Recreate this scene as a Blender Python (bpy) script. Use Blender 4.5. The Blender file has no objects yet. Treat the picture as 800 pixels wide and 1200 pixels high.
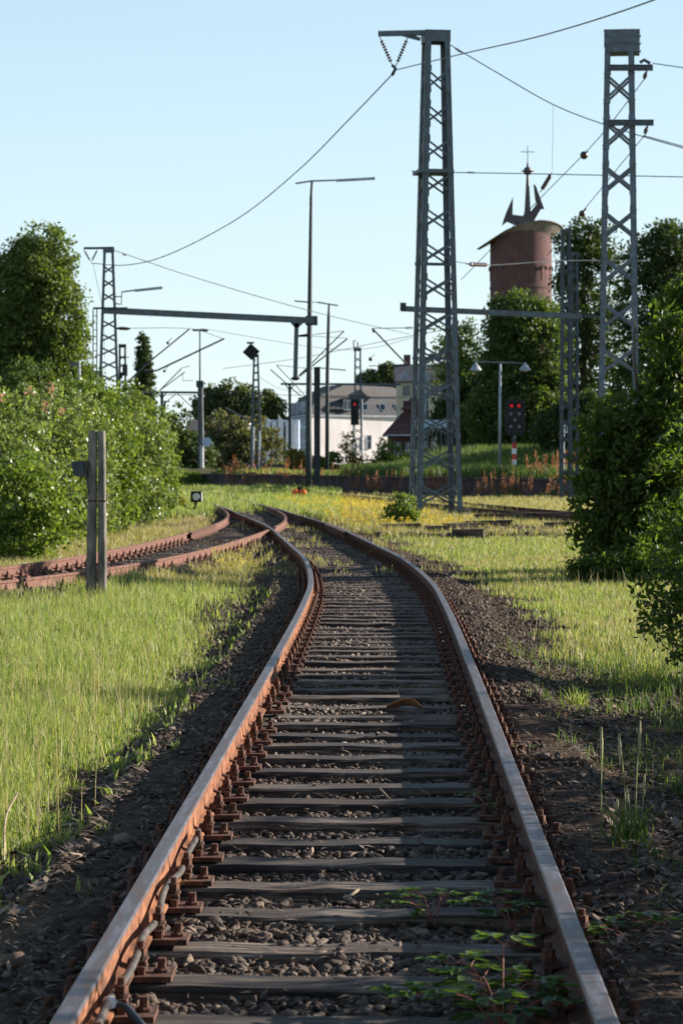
import bpy, math, random
import numpy as np
from mathutils import Vector, Matrix

random.seed(7)
RNG = np.random.default_rng(7)
R = math.radians
S = bpy.context.scene
COL = S.collection

# ------------------------------------------------------------------ camera, sky, sun
EYE = 1.73
cam_d = bpy.data.cameras.new('camera')
cam_d.sensor_fit = 'VERTICAL'; cam_d.sensor_height = 36; cam_d.sensor_width = 24
cam_d.lens = 90
cam_d.clip_start = 0.2; cam_d.clip_end = 6000
cam_d.dof.use_dof = True; cam_d.dof.focus_distance = 15; cam_d.dof.aperture_fstop = 8.0
cam = bpy.data.objects.new('camera', cam_d); COL.objects.link(cam)
cam.location = (0, 0, EYE)
cam.rotation_euler = (R(90) - math.atan(65 / 3000), 0, 0)
S.camera = cam

SUN_AZ, SUN_EL = R(71), R(18)        # azimuth from +Y towards +X
world = bpy.data.worlds.new('World'); S.world = world; world.use_nodes = True
wn = world.node_tree
bg = wn.nodes['Background']; bg.inputs[1].default_value = 0.072
sky = wn.nodes.new('ShaderNodeTexSky'); sky.sky_type = 'NISHITA'; sky.sun_disc = False
sky.sun_elevation = SUN_EL; sky.sun_rotation = SUN_AZ
sky.air_density = 1.0; sky.dust_density = 0.05; sky.ozone_density = 1.0; sky.altitude = 0
# pale hazy air towards the horizon
_tc = wn.nodes.new('ShaderNodeTexCoord'); _sp = wn.nodes.new('ShaderNodeSeparateXYZ'); _mr = wn.nodes.new('ShaderNodeMapRange')
wn.links.new(_tc.outputs['Generated'], _sp.inputs[0]); wn.links.new(_sp.outputs[2], _mr.inputs[0])
_mr.inputs[1].default_value = 0.0; _mr.inputs[2].default_value = 0.55; _mr.inputs[3].default_value = 0.85; _mr.inputs[4].default_value = 0.0
_mx = wn.nodes.new('ShaderNodeMix'); _mx.data_type = 'RGBA'; _mx.clamp_result = False
_rp = wn.nodes.new('ShaderNodeValToRGB'); _rp.color_ramp.elements[0].position = 0.0; _rp.color_ramp.elements[0].color = (0.76, 0.92, 1.0, 1)
_rp.color_ramp.elements[1].position = 0.25; _rp.color_ramp.elements[1].color = (0.56, 0.82, 1.0, 1)
_sc = wn.nodes.new('ShaderNodeVectorMath'); _sc.operation = 'SCALE'; _sc.inputs[3].default_value = 6.3
wn.links.new(_sp.outputs[2], _rp.inputs[0]); wn.links.new(_rp.outputs[0], _sc.inputs[0])
wn.links.new(_mr.outputs[0], _mx.inputs[0]); wn.links.new(sky.outputs[0], _mx.inputs[6]); wn.links.new(_sc.outputs[0], _mx.inputs[7])
wn.links.new(_mx.outputs[2], bg.inputs[0])
sun_d = bpy.data.lights.new('sun', 'SUN'); sun_d.energy = 5.0; sun_d.angle = R(0.5)
sun_d.color = (1.0, 0.91, 0.80)
sun = bpy.data.objects.new('sun', sun_d); COL.objects.link(sun)
sdir = Vector((math.sin(SUN_AZ) * math.cos(SUN_EL), math.cos(SUN_AZ) * math.cos(SUN_EL), math.sin(SUN_EL)))
sun.rotation_euler = sdir.to_track_quat('Z', 'Y').to_euler()
sun.location = (60, 40, 60)
S.view_settings.view_transform = 'Standard'; S.view_settings.look = 'None'
S.view_settings.gamma = 1; S.view_settings.use_curve_mapping = False
S.view_settings.exposure = 1.24
S.render.engine = 'CYCLES'
S.cycles.use_denoising = True
S.cycles.max_bounces = 6; S.cycles.transparent_max_bounces = 8

# ------------------------------------------------------------------ materials
def nmat(name):
    m = bpy.data.materials.new(name); m.use_nodes = True
    return m, m.node_tree, m.node_tree.nodes['Principled BSDF']

def noise(nt, scale, detail=4, vec=None, rough=0.55, coord='Object', stretch=None):
    tc = nt.nodes.new('ShaderNodeTexCoord')
    n = nt.nodes.new('ShaderNodeTexNoise'); n.inputs['Scale'].default_value = scale
    n.inputs['Detail'].default_value = detail; n.inputs['Roughness'].default_value = rough
    src = tc.outputs[coord]
    if stretch:
        mp = nt.nodes.new('ShaderNodeMapping'); mp.inputs['Scale'].default_value = stretch
        nt.links.new(src, mp.inputs[0]); src = mp.outputs[0]
    nt.links.new(src, n.inputs['Vector'])
    return n

def ramp(nt, src, stops):
    r = nt.nodes.new('ShaderNodeValToRGB')
    e = r.color_ramp.elements
    while len(e) < len(stops): e.new(0.5)
    for i, (p, c) in enumerate(stops):
        e[i].position = p; e[i].color = (*c, 1)
    nt.links.new(src, r.inputs[0])
    return r

def bump(nt, b, src, strength=0.4, dist=0.01):
    bn = nt.nodes.new('ShaderNodeBump'); bn.inputs['Strength'].default_value = strength
    bn.inputs['Distance'].default_value = dist
    nt.links.new(src, bn.inputs['Height']); nt.links.new(bn.outputs[0], b.inputs['Normal'])

def mottled(name, c1, c2, scale=6, rough=0.8, metal=0.0, bstr=0.3, bd=0.01, c3=None, stretch=None, lo=0.35, hi=0.65, spec=0.3):
    m, nt, b = nmat(name)
    n = noise(nt, scale, 6, stretch=stretch)
    st = [(lo, c1), (hi, c2)] if c3 is None else [(lo, c1), ((lo + hi) / 2, c3), (hi, c2)]
    r = ramp(nt, n.outputs[0], st)
    nt.links.new(r.outputs[0], b.inputs['Base Color'])
    b.inputs['Roughness'].default_value = rough; b.inputs['Metallic'].default_value = metal
    b.inputs['Specular IOR Level'].default_value = spec
    if bstr: bump(nt, b, n.outputs[0], bstr, bd)
    return m

def leafmat(name, cols, trans=0.45, rough=0.6, tcol=None):
    """foliage: random colour per leaf, some light let through"""
    m, nt, b = nmat(name)
    g = nt.nodes.new('ShaderNodeNewGeometry')
    k = len(cols)
    r = ramp(nt, g.outputs['Random Per Island'], [(i / max(1, k - 1), c) for i, c in enumerate(cols)])
    nt.links.new(r.outputs[0], b.inputs['Base Color'])
    b.inputs['Roughness'].default_value = rough; b.inputs['Specular IOR Level'].default_value = 0.35
    t = nt.nodes.new('ShaderNodeBsdfTranslucent')
    mx = nt.nodes.new('ShaderNodeMix'); mx.data_type = 'RGBA'; mx.blend_type = 'MULTIPLY'
    mx.inputs[0].default_value = 1; mx.inputs[7].default_value = (*(tcol or (1.7, 1.75, 0.7)), 1)
    mx.clamp_result = False
    nt.links.new(r.outputs[0], mx.inputs[6]); nt.links.new(mx.outputs[2], t.inputs[0])
    ms = nt.nodes.new('ShaderNodeMixShader'); ms.inputs[0].default_value = trans
    out = nt.nodes['Material Output']
    nt.links.new(b.outputs[0], ms.inputs[1]); nt.links.new(t.outputs[0], ms.inputs[2])
    nt.links.new(ms.outputs[0], out.inputs[0])
    return m

M = {}
M['steel'] = mottled('painted steel', (0.11, 0.095, 0.085), (0.15, 0.185, 0.21), 5, 0.6, 0, 0.1, c3=(0.10, 0.13, 0.155), spec=0.4, lo=0.32, hi=0.72)
M['steel_mid'] = mottled('dull steel', (0.07, 0.06, 0.055), (0.10, 0.125, 0.145), 5, 0.6, 0, 0.1, c3=(0.06, 0.08, 0.095), spec=0.3)
M['steel_pale'] = mottled('weathered pale steel', (0.12, 0.11, 0.10), (0.19, 0.225, 0.26), 5, 0.6, 0, 0.1, c3=(0.125, 0.155, 0.185), spec=0.4, lo=0.32, hi=0.72)
M['steel_dark'] = mottled('dark steel', (0.03, 0.04, 0.045), (0.06, 0.075, 0.08), 3, 0.6, 0, 0.1, spec=0.4)
M['galv'] = mottled('galvanised post', (0.28, 0.31, 0.33), (0.42, 0.45, 0.47), 4, 0.5, 0.3, 0.1)
M['wire'] = mottled('wire', (0.05, 0.055, 0.06), (0.10, 0.11, 0.12), 2, 0.5, 0.5, 0)
M['insul'] = mottled('insulator glaze', (0.05, 0.025, 0.02), (0.08, 0.04, 0.03), 10, 0.25, 0, 0, spec=0.5)
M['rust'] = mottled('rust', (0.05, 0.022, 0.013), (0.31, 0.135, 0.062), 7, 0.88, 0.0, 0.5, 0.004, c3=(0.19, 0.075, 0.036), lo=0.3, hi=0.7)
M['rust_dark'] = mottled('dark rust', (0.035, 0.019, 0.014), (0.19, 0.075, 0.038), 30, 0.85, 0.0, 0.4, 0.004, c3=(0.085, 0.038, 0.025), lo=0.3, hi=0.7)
M['rust_bright'] = mottled('bright rust', (0.075, 0.036, 0.026), (0.21, 0.10, 0.07), 12, 0.85, 0.0, 0.3, 0.004, lo=0.3, hi=0.7)
M['railtop'] = mottled('worn rail head', (0.10, 0.055, 0.04), (0.14, 0.13, 0.145), 5, 0.48, 0.15, 0.12, 0.002, stretch=(7, .8, 7), c3=(0.085, 0.075, 0.08), spec=0.24, lo=.33, hi=.66)
M['black'] = mottled('black paint', (0.012, 0.012, 0.013), (0.025, 0.025, 0.027), 5, 0.6, 0, 0)
M['white'] = mottled('white paint', (0.68, 0.69, 0.70), (0.8, 0.8, 0.8), 5, 0.5, 0, 0)
M['red'] = mottled('red paint', (0.45, 0.04, 0.03), (0.6, 0.06, 0.04), 5, 0.5, 0, 0)
M['orange'] = mottled('orange paint', (0.75, 0.13, 0.03), (0.9, 0.2, 0.04), 5, 0.5, 0, 0)
M['yellow'] = mottled('yellow paint', (0.55, 0.38, 0.03), (0.75, 0.5, 0.04), 8, 0.5, 0, 0)
M['paleblue'] = mottled('pale blue enamel', (0.42, 0.52, 0.66), (0.5, 0.6, 0.72), 5, 0.4, 0, 0)
M['plaster_pink'] = mottled('pale pink plaster', (0.66, 0.59, 0.57), (0.83, 0.75, 0.73), 0.5, 0.9, 0, 0.1, stretch=(1, 1, .35))
M['plaster_white'] = mottled('white plaster', (0.62, 0.63, 0.66), (0.75, 0.76, 0.78), 0.7, 0.9, 0, 0.1)
M['plaster_blue'] = mottled('blue grey and painted shade plaster', (0.36, 0.42, 0.52), (0.46, 0.52, 0.62), 0.7, 0.9, 0, 0.1)
M['plaster_cream'] = mottled('cream plaster', (0.42, 0.37, 0.28), (0.52, 0.47, 0.37), 0.7, 0.9, 0, 0.1)
M['slate'] = mottled('slate roof', (0.06, 0.06, 0.066), (0.10, 0.098, 0.102), 1.5, 0.75, 0, 0.2, stretch=(1, 1, 5))
M['slate_brown'] = mottled('brown grey roof', (0.08, 0.073, 0.068), (0.125, 0.112, 0.105), 1.5, 0.8, 0, 0.2, stretch=(1, 1, 5))
M['roof_dark'] = mottled('dark roof', (0.05, 0.052, 0.06), (0.085, 0.085, 0.095), 1.5, 0.8, 0, 0.2)
M['tile_red'] = mottled('old red tile', (0.09, 0.045, 0.04), (0.15, 0.07, 0.06), 2, 0.85, 0, 0.2)
M['glass'] = mottled('window glass', (0.03, 0.045, 0.06), (0.07, 0.09, 0.11), 0.5, 0.12, 0, 0, spec=0.8)
M['stone_trim'] = mottled('pale stone trim', (0.36, 0.38, 0.42), (0.5, 0.52, 0.56), 1.5, 0.85, 0, 0.1)
M['tin'] = mottled('verdigris roof edge', (0.17, 0.145, 0.12), (0.26, 0.22, 0.18), 0.6, 0.6, 0, 0.1)
M['bronze'] = mottled('dark bronze', (0.07, 0.055, 0.06), (0.12, 0.095, 0.10), 1.0, 0.5, 0.3, 0.05)
M['concrete'] = mottled('weathered concrete', (0.075, 0.065, 0.055), (0.27, 0.235, 0.19), 9, 0.9, 0, 0.4, 0.01, c3=(0.155, 0.14, 0.12), stretch=(1, 1, 0.3))
M['bark'] = mottled('bark', (0.055, 0.042, 0.03), (0.14, 0.115, 0.09), 9, 0.95, 0, 0.5, 0.02, stretch=(1, 1, 0.25))
M['wall_dark'] = mottled('platform wall', (0.05, 0.04, 0.045), (0.11, 0.085, 0.085), 1.3, 0.95, 0, 0.3, 0.02)
M['cable'] = mottled('grey conduit', (0.03, 0.026, 0.023), (0.10, 0.08, 0.068), 14, 0.6, 0, 0.2)
M['deadleaf'] = mottled('dead leaf', (0.16, 0.07, 0.03), (0.34, 0.18, 0.08), 14, 0.8, 0, 0.3)
M['stem_red'] = mottled('reddish bramble cane', (0.20, 0.055, 0.04), (0.30, 0.11, 0.06), 14, 0.6, 0, 0)
M['stem_green'] = mottled('green stem', (0.10, 0.15, 0.04), (0.17, 0.2, 0.07), 14, 0.6, 0, 0)

def emis(name, c, s):
    m, nt, b = nmat(name)
    b.inputs['Base Color'].default_value = (*c, 1); b.inputs['Emission Color'].default_value = (*c, 1)
    b.inputs['Emission Strength'].default_value = s
    return m
M['lamp_red'] = emis('lit red signal lamp', (0.6, 0.012, 0.01), .22)

def brick_mat():
    m, nt, b = nmat('brick masonry')
    n = noise(nt, 0.5, 5); n2 = noise(nt, 9, 3)
    r = ramp(nt, n.outputs[0], [(0.3, (0.088, 0.048, 0.047)), (0.7, (0.145, 0.07, 0.06))])
    w = nt.nodes.new('ShaderNodeTexWave'); w.wave_type = 'BANDS'; w.bands_direction = 'Z'
    w.inputs['Scale'].default_value = 1.6; w.inputs['Distortion'].default_value = 0.6
    tc = nt.nodes.new('ShaderNodeTexCoord'); nt.links.new(tc.outputs['Object'], w.inputs[0])
    mx = nt.nodes.new('ShaderNodeMix'); mx.data_type = 'RGBA'; mx.inputs[0].default_value = 0.12
    nt.links.new(r.outputs[0], mx.inputs[6]); nt.links.new(w.outputs[0], mx.inputs[7])
    mx.blend_type = 'MULTIPLY'
    nt.links.new(mx.outputs[2], b.inputs['Base Color']); b.inputs['Roughness'].default_value = 0.95
    bump(nt, b, n2.outputs[0], 0.3, 0.02)
    return m
M['brick'] = brick_mat()
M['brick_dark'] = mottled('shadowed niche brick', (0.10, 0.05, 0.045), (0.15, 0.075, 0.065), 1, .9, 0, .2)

def wood_mat():
    m, nt, b = nmat('weathered sleeper timber')
    oi = nt.nodes.new('ShaderNodeObjectInfo')
    tc = nt.nodes.new('ShaderNodeTexCoord')
    add = nt.nodes.new('ShaderNodeVectorMath'); add.operation = 'ADD'
    sc = nt.nodes.new('ShaderNodeVectorMath'); sc.operation = 'SCALE'; sc.inputs[3].default_value = 37.0
    comb = nt.nodes.new('ShaderNodeCombineXYZ')
    for i in range(3): nt.links.new(oi.outputs['Random'], comb.inputs[i])
    nt.links.new(comb.outputs[0], sc.inputs[0])
    nt.links.new(tc.outputs['Object'], add.inputs[0]); nt.links.new(sc.outputs[0], add.inputs[1])
    mp = nt.nodes.new('ShaderNodeMapping'); mp.inputs['Scale'].default_value = (1.2, 26, 26)
    nt.links.new(add.outputs[0], mp.inputs[0])
    n = nt.nodes.new('ShaderNodeTexNoise'); n.inputs['Scale'].default_value = 1.6; n.inputs['Detail'].default_value = 7
    n.inputs['Roughness'].default_value = 0.65
    nt.links.new(mp.outputs[0], n.inputs['Vector'])
    n2 = nt.nodes.new('ShaderNodeTexNoise'); n2.inputs['Scale'].default_value = 3.0; n2.inputs['Detail'].default_value = 5
    nt.links.new(add.outputs[0], n2.inputs['Vector'])
    r = ramp(nt, n.outputs[0], [(0.38, (0.014, 0.011, 0.009)), (0.47, (0.065, 0.048, 0.037)), (0.58, (0.20, 0.156, 0.122)), (0.70, (0.47, 0.40, 0.335))])
    r2 = ramp(nt, n2.outputs[0], [(0.38, (0.42, 0.29, 0.21)), (0.62, (1, .97, .93))])
    mx = nt.nodes.new('ShaderNodeMix'); mx.data_type = 'RGBA'; mx.blend_type = 'MULTIPLY'; mx.inputs[0].default_value = 0.85
    nt.links.new(r.outputs[0], mx.inputs[6]); nt.links.new(r2.outputs[0], mx.inputs[7])
    # every sleeper has aged differently
    hv = nt.nodes.new('ShaderNodeHueSaturation')
    mr = nt.nodes.new('ShaderNodeMapRange'); mr.inputs[3].default_value = 0.4; mr.inputs[4].default_value = 1.3
    nt.links.new(oi.outputs['Random'], mr.inputs[0]); nt.links.new(mr.outputs[0], hv.inputs['Value'])
    nt.links.new(mx.outputs[2], hv.inputs['Color'])
    nt.links.new(hv.outputs[0], b.inputs['Base Color'])
    b.inputs['Roughness'].default_value = 0.85
    bump(nt, b, n.outputs[0], 0.8, 0.012)
    return m
M['wood'] = wood_mat()

def ground_mat():
    m, nt, b = nmat('ground soil and turf')
    at = nt.nodes.new('ShaderNodeAttribute'); at.attribute_name = 'turf'
    n1 = noise(nt, 14, 8, rough=0.7); n2 = noise(nt, 1.1, 5); n3 = noise(nt, 60, 4)
    soil = ramp(nt, n1.outputs[0], [(0.32, (0.016, 0.010, 0.007)), (0.5, (0.060, 0.037, 0.024)), (0.68, (0.15, 0.098, 0.064))])
    turf = ramp(nt, n2.outputs[0], [(0.3, (0.045, 0.065, 0.018)), (0.5, (0.10, 0.11, 0.035)), (0.7, (0.20, 0.165, 0.075))])
    mx = nt.nodes.new('ShaderNodeMix'); mx.data_type = 'RGBA'
    nt.links.new(at.outputs['Fac'], mx.inputs[0]); nt.links.new(soil.outputs[0], mx.inputs[6]); nt.links.new(turf.outputs[0], mx.inputs[7])
    nt.links.new(mx.outputs[2], b.inputs['Base Color']); b.inputs['Roughness'].default_value = 0.95
    b.inputs['Specular IOR Level'].default_value = 0.1
    bump(nt, b, n1.outputs[0], 0.9, 0.03)
    return m
M['ground'] = ground_mat()

def stone_mat(name, cols, rough=0.85):
    m, nt, b = nmat(name)
    g = nt.nodes.new('ShaderNodeNewGeometry')
    r = ramp(nt, g.outputs['Random Per Island'], [(i / (len(cols) - 1), c) for i, c in enumerate(cols)])
    n = noise(nt, 60, 4)
    mx = nt.nodes.new('ShaderNodeMix'); mx.data_type = 'RGBA'; mx.blend_type = 'MULTIPLY'; mx.inputs[0].default_value = 0.5
    nt.links.new(r.outputs[0], mx.inputs[6]); nt.links.new(n.outputs[0], mx.inputs[7])
    nt.links.new(mx.outputs[2], b.inputs['Base Color']); b.inputs['Roughness'].default_value = rough
    bump(nt, b, n.outputs[0], 0.5, 0.004)
    return m
M['ballast'] = stone_mat('ballast stone', [(0.03, 0.020, 0.014), (0.13, 0.078, 0.050), (0.05, 0.034, 0.024), (0.26, 0.185, 0.13), (0.04, 0.026, 0.017), (0.13, 0.092, 0.068), (0.055, 0.034, 0.022)])
M['ballast_sunny'] = stone_mat('ballast stone tinted sunlit', [(0.06, 0.043, 0.032), (0.20, 0.135, 0.095), (0.10, 0.075, 0.055), (0.36, 0.28, 0.21), (0.08, 0.055, 0.04), (0.22, 0.17, 0.135)])  # lit copy of the ballast: sunlight on the middle stretch is in its colour
M['chips'] = stone_mat('leaf litter', [(0.06, 0.036, 0.022), (0.20, 0.125, 0.08), (0.11, 0.065, 0.04), (0.38, 0.28, 0.20), (0.07, 0.045, 0.03)])

G_FRESH = [(0.14, 0.21, 0.04), (0.20, 0.26, 0.06), (0.17, 0.23, 0.05), (0.31, 0.32, 0.12), (0.24, 0.27, 0.08), (0.44, 0.40, 0.23)]
G_MEADOW = [(0.25, 0.24, 0.07), (0.34, 0.30, 0.13), (0.18, 0.20, 0.055), (0.46, 0.39, 0.23), (0.27, 0.25, 0.09), (0.38, 0.32, 0.16)]
G_DRY = [(0.42, 0.33, 0.18), (0.34, 0.29, 0.13), (0.50, 0.41, 0.25), (0.25, 0.24, 0.08)]
M['grass_fresh'] = leafmat('fresh grass', G_FRESH, 0.4, 0.5, (1.4, 1.5, 0.7))
M['grass_meadow'] = leafmat('pale meadow grass', G_MEADOW, 0.4, 0.5, (1.3, 1.3, 0.75))
M['grass_dry'] = leafmat('dry grass', G_DRY, 0.35, 0.6, (1.2, 1.1, 0.8))
M['grass_dark'] = leafmat('dark green grass with painted shade', [(0.05, 0.10, 0.025), (0.08, 0.13, 0.03), (0.11, 0.14, 0.045), (0.06, 0.11, 0.03)], 0.35)  # shade of mound and verge put into the green; dock weed's own colour too
M['dock'] = leafmat('reddish dock seed', [(0.30, 0.12, 0.05), (0.40, 0.19, 0.09), (0.22, 0.10, 0.05), (0.38, 0.24, 0.12)], 0.35, 0.7, (1.3, 1.1, 0.9))
M['yellowflower'] = leafmat('yellow flowers', [(0.75, 0.55, 0.03), (0.65, 0.52, 0.05), (0.8, 0.62, 0.06)], 0.3, 0.6, (1.1, 1.0, 0.6))
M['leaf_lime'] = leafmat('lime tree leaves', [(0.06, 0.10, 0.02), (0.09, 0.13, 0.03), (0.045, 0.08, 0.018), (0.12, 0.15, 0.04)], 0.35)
M['leaf_limesun'] = leafmat('lime leaves tinted sunlit', [(0.08, 0.12, 0.024), (0.12, 0.16, 0.035), (0.06, 0.095, 0.02), (0.15, 0.18, 0.05)], 0.4, .55)  # brighter copy of the lime leaves, sunlight put into the colour
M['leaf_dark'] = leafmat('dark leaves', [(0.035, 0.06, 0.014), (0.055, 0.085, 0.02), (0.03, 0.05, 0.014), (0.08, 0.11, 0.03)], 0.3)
M['leaf_far'] = leafmat('far leaves', [(0.06, 0.085, 0.03), (0.09, 0.11, 0.04), (0.05, 0.07, 0.025), (0.11, 0.125, 0.05)], 0.3)
M['leaf_olive'] = leafmat('olive leaves', [(0.10, 0.11, 0.045), (0.13, 0.125, 0.06), (0.08, 0.095, 0.04), (0.16, 0.14, 0.07)], 0.3)
M['leaf_rose'] = leafmat('pale hedge leaves', [(0.10, 0.14, 0.035), (0.16, 0.20, 0.06), (0.22, 0.26, 0.11), (0.08, 0.12, 0.03), (0.13, 0.17, 0.05)], 0.4, 0.4)
M['leaf_mid'] = leafmat('mid green leaves', [(0.09, 0.14, 0.025), (0.14, 0.19, 0.04), (0.07, 0.11, 0.02), (0.18, 0.22, 0.06)], 0.42, 0.4)
M['leaf_near'] = leafmat('near bush leaves', [(0.045, 0.075, 0.014), (0.075, 0.11, 0.022), (0.03, 0.055, 0.01), (0.11, 0.145, 0.032)], 0.48, 0.5, (1.9, 2.1, 0.6))
M['leaf_bramble'] = leafmat('bramble leaves', [(0.06, 0.10, 0.03), (0.10, 0.15, 0.04), (0.045, 0.08, 0.028), (0.15, 0.19, 0.06)], 0.4, 0.35, (1.7, 1.9, 0.6))
M['leaf_autumn'] = leafmat('yellowing leaves', [(0.20, 0.16, 0.04), (0.28, 0.18, 0.05), (0.10, 0.13, 0.03)], 0.35)
M['blossom'] = leafmat('faded orange blossom', [(0.50, 0.20, 0.13), (0.6, 0.28, 0.2)], 0.3, 0.7, (1.1, 1, 1))

# ------------------------------------------------------------------ mesh helpers
class MB:
    def __init__(s): s.v = []; s.f = []; s.mi = []
    def add(s, v, f, mi=0):
        b = len(s.v); s.v += [tuple(p) for p in v]; s.f += [tuple(i + b for i in q) for q in f]; s.mi += [mi] * len(f)
        return s
    def box(s, c, d, rot=None, mi=0, bev=0):
        hx, hy, hz = d[0] / 2, d[1] / 2, d[2] / 2
        v = [Vector((x * hx, y * hy, z * hz)) for z in (-1, 1) for y in (-1, 1) for x in (-1, 1)]
        if rot is not None: v = [rot @ p for p in v]
        v = [p + Vector(c) for p in v]
        return s.add(v, [(0, 2, 3, 1), (4, 5, 7, 6), (0, 1, 5, 4), (2, 6, 7, 3), (0, 4, 6, 2), (1, 3, 7, 5)], mi)
    def bar(s, p, q, w, h, mi=0, up=(0, 0, 1)):
        p = Vector(p); q = Vector(q); d = q - p; L = d.length
        if L < 1e-6: return s
        d /= L; u = Vector(up)
        if abs(d.dot(u)) > 0.98: u = Vector((0, 1, 0))
        x = d.cross(u).normalized(); z = x.cross(d).normalized()
        rot = Matrix((x, d, z)).transposed()
        return s.box((p + q) / 2, (w, L, h), rot, mi)
    def tube(s, pts, rad, n=8, mi=0, cap=True):
        pts = [Vector(p) for p in pts]; k = len(pts)
        if not hasattr(rad, '__len__'): rad = [rad] * k
        rings = []; pv = None
        for i in range(k):
            d = (pts[min(i + 1, k - 1)] - pts[max(i - 1, 0)]).normalized()
            a = Vector((0, 0, 1)) if abs(d.z) < 0.9 else Vector((1, 0, 0))
            if pv is not None: a = pv
            x = (a - d * a.dot(d)).normalized(); y = d.cross(x); pv = x
            rings.append([pts[i] + (x * math.cos(t) + y * math.sin(t)) * rad[i] for t in [2 * math.pi * j / n for j in range(n)]])
        v = [p for r in rings for p in r]; f = []
        for i in range(k - 1):
            for j in range(n):
                f.append((i * n + j, i * n + (j + 1) % n, (i + 1) * n + (j + 1) % n, (i + 1) * n + j))
        if cap: f.append(tuple(range(n))[::-1]); f.append(tuple((k - 1) * n + j for j in range(n)))
        return s.add(v, f, mi)
    def lathe(s, c, prof, n=16, mi=0, axis=None):
        v = []; f = []
        for (r, z) in prof:
            for j in range(n):
                t = 2 * math.pi * j / n
                p = Vector((r * math.cos(t), r * math.sin(t), z))
                if axis is not None: p = axis @ p
                v.append(p + Vector(c))
        for i in range(len(prof) - 1):
            for j in range(n):
                f.append((i * n + j, i * n + (j + 1) % n, (i + 1) * n + (j + 1) % n, (i + 1) * n + j))
        f.append(tuple(range(n))[::-1]); f.append(tuple((len(prof) - 1) * n + j for j in range(n)))
        return s.add(v, f, mi)
    def ball(s, c, r, n=10, mi=0, sq=1.0):
        prof = [(max(1e-3, r * math.sin(math.pi * i / n)), -r * sq * math.cos(math.pi * i / n)) for i in range(n + 1)]
        return s.lathe(c, prof, n + 2, mi)
    def prism(s, poly, y0, y1, mi=0):
        """poly: list of (x,z); extruded along y"""
        n = len(poly)
        v = [(x, y0, z) for x, z in poly] + [(x, y1, z) for x, z in poly]
        f = [tuple(range(n)), tuple(range(2 * n - 1, n - 1, -1))]
        f += [(i, i + n, (i + 1) % n + n, (i + 1) % n) for i in range(n)]
        return s.add(v, f, mi)
    def build(s, name, mat, parent=None, smooth=False, label=None):
        me = bpy.data.meshes.new(name)
        o0 = Vector(ORG.get(parent.name, (0, 0, 0))) if parent else Vector((0, 0, 0))
        a = np.array(s.v, dtype=float) - np.array(o0)
        loc = None
        if parent is None:
            lo, hi = a.min(0), a.max(0)
            loc = np.array([(lo[0] + hi[0]) / 2, (lo[1] + hi[1]) / 2, lo[2]]); a = a - loc
        me.from_pydata(a.tolist(), [], s.f)
        mats = mat if isinstance(mat, (list, tuple)) else [mat]
        for m in mats: me.materials.append(m)
        if len(mats) > 1: me.polygons.foreach_set('material_index', s.mi)
        if smooth: me.polygons.foreach_set('use_smooth', [True] * len(me.polygons))
        me.update()
        o = bpy.data.objects.new(name, me); COL.objects.link(o)
        if loc is not None: o.location = loc; ORG[o.name] = tuple(loc)
        if parent: o.parent = parent; ORG[o.name] = tuple(o0)
        if label: o['label'] = label
        return o
ORG = {}

def np_mesh(name, V, F, mat, parent=None, smooth=False, base=None):
    """V (n,3) array, F (m,k) array; much faster than lists"""
    V = np.asarray(V, dtype=np.float32); F = np.asarray(F, dtype=np.int32)
    if parent: V = V - np.array(ORG.get(parent.name, (0, 0, 0)), dtype=np.float32)
    elif base is not None: V = V - np.array(base, dtype=np.float32)
    me = bpy.data.meshes.new(name)
    k = F.shape[1]
    me.vertices.add(len(V)); me.vertices.foreach_set('co', V.ravel())
    me.loops.add(F.size); me.loops.foreach_set('vertex_index', F.ravel())
    me.polygons.add(len(F)); me.polygons.foreach_set('loop_start', np.arange(0, F.size, k, dtype=np.int32))
    if smooth: me.polygons.foreach_set('use_smooth', np.ones(len(F), dtype=bool))
    me.materials.append(mat)
    me.update(calc_edges=True)
    o = bpy.data.objects.new(name, me); COL.objects.link(o)
    if parent: o.parent = parent; ORG[o.name] = ORG.get(parent.name, (0, 0, 0))
    elif base is not None: o.location = base; ORG[o.name] = tuple(base)
    return o

def tag(o, label=None, cat=None, group=None, kind=None):
    if label: o['label'] = label
    if cat: o['category'] = cat
    if group: o['group'] = group
    if kind: o['kind'] = kind
    return o

def thing(name, label, cat, loc, group=None):
    o = bpy.data.objects.new(name, None); COL.objects.link(o)
    o.location = loc; o.empty_display_size = 0.3
    ORG[o.name] = tuple(loc)
    return tag(o, label, cat, group)

def P(px, py, d):
    """photo pixel at distance d -> point in the world"""
    return Vector(((px - 400) * d / 3000, d, EYE + (535 - py) * d / 3000))
def PX(px, d): return (px - 400) * d / 3000
def PZ(py, d): return EYE + (535 - py) * d / 3000

# ------------------------------------------------------------------ track centre lines
def catmull(pts, step=0.25):
    pts = [np.array(p, float) for p in pts]
    pts = [2 * pts[0] - pts[1]] + pts + [2 * pts[-1] - pts[-2]]
    out = []
    for i in range(1, len(pts) - 2):
        n = max(2, int(np.linalg.norm(pts[i + 1] - pts[i]) / step))
        for t in np.linspace(0, 1, n, endpoint=False):
            a, b, c, d = pts[i - 1], pts[i], pts[i + 1], pts[i + 2]
            out.append(0.5 * ((2 * b) + (c - a) * t + (2 * a - 5 * b + 4 * c - d) * t ** 2 + (3 * b - a - 3 * c + d) * t ** 3))
    out.append(pts[-2])
    return np.array(out)
MAIN = catmull([(-.15, 1), (-.02, 7), (.10, 13), (.235, 20), (.345, 27), (.365, 32.3), (.20, 39), (-.11, 44.6), (-.46, 50.5), (-.82, 56.4), (-1.38, 63), (-1.97, 69), (-2.6, 76), (-3.4, 84), (-4.8, 98), (-6.4, 112), (-8.0, 125)])
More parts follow.
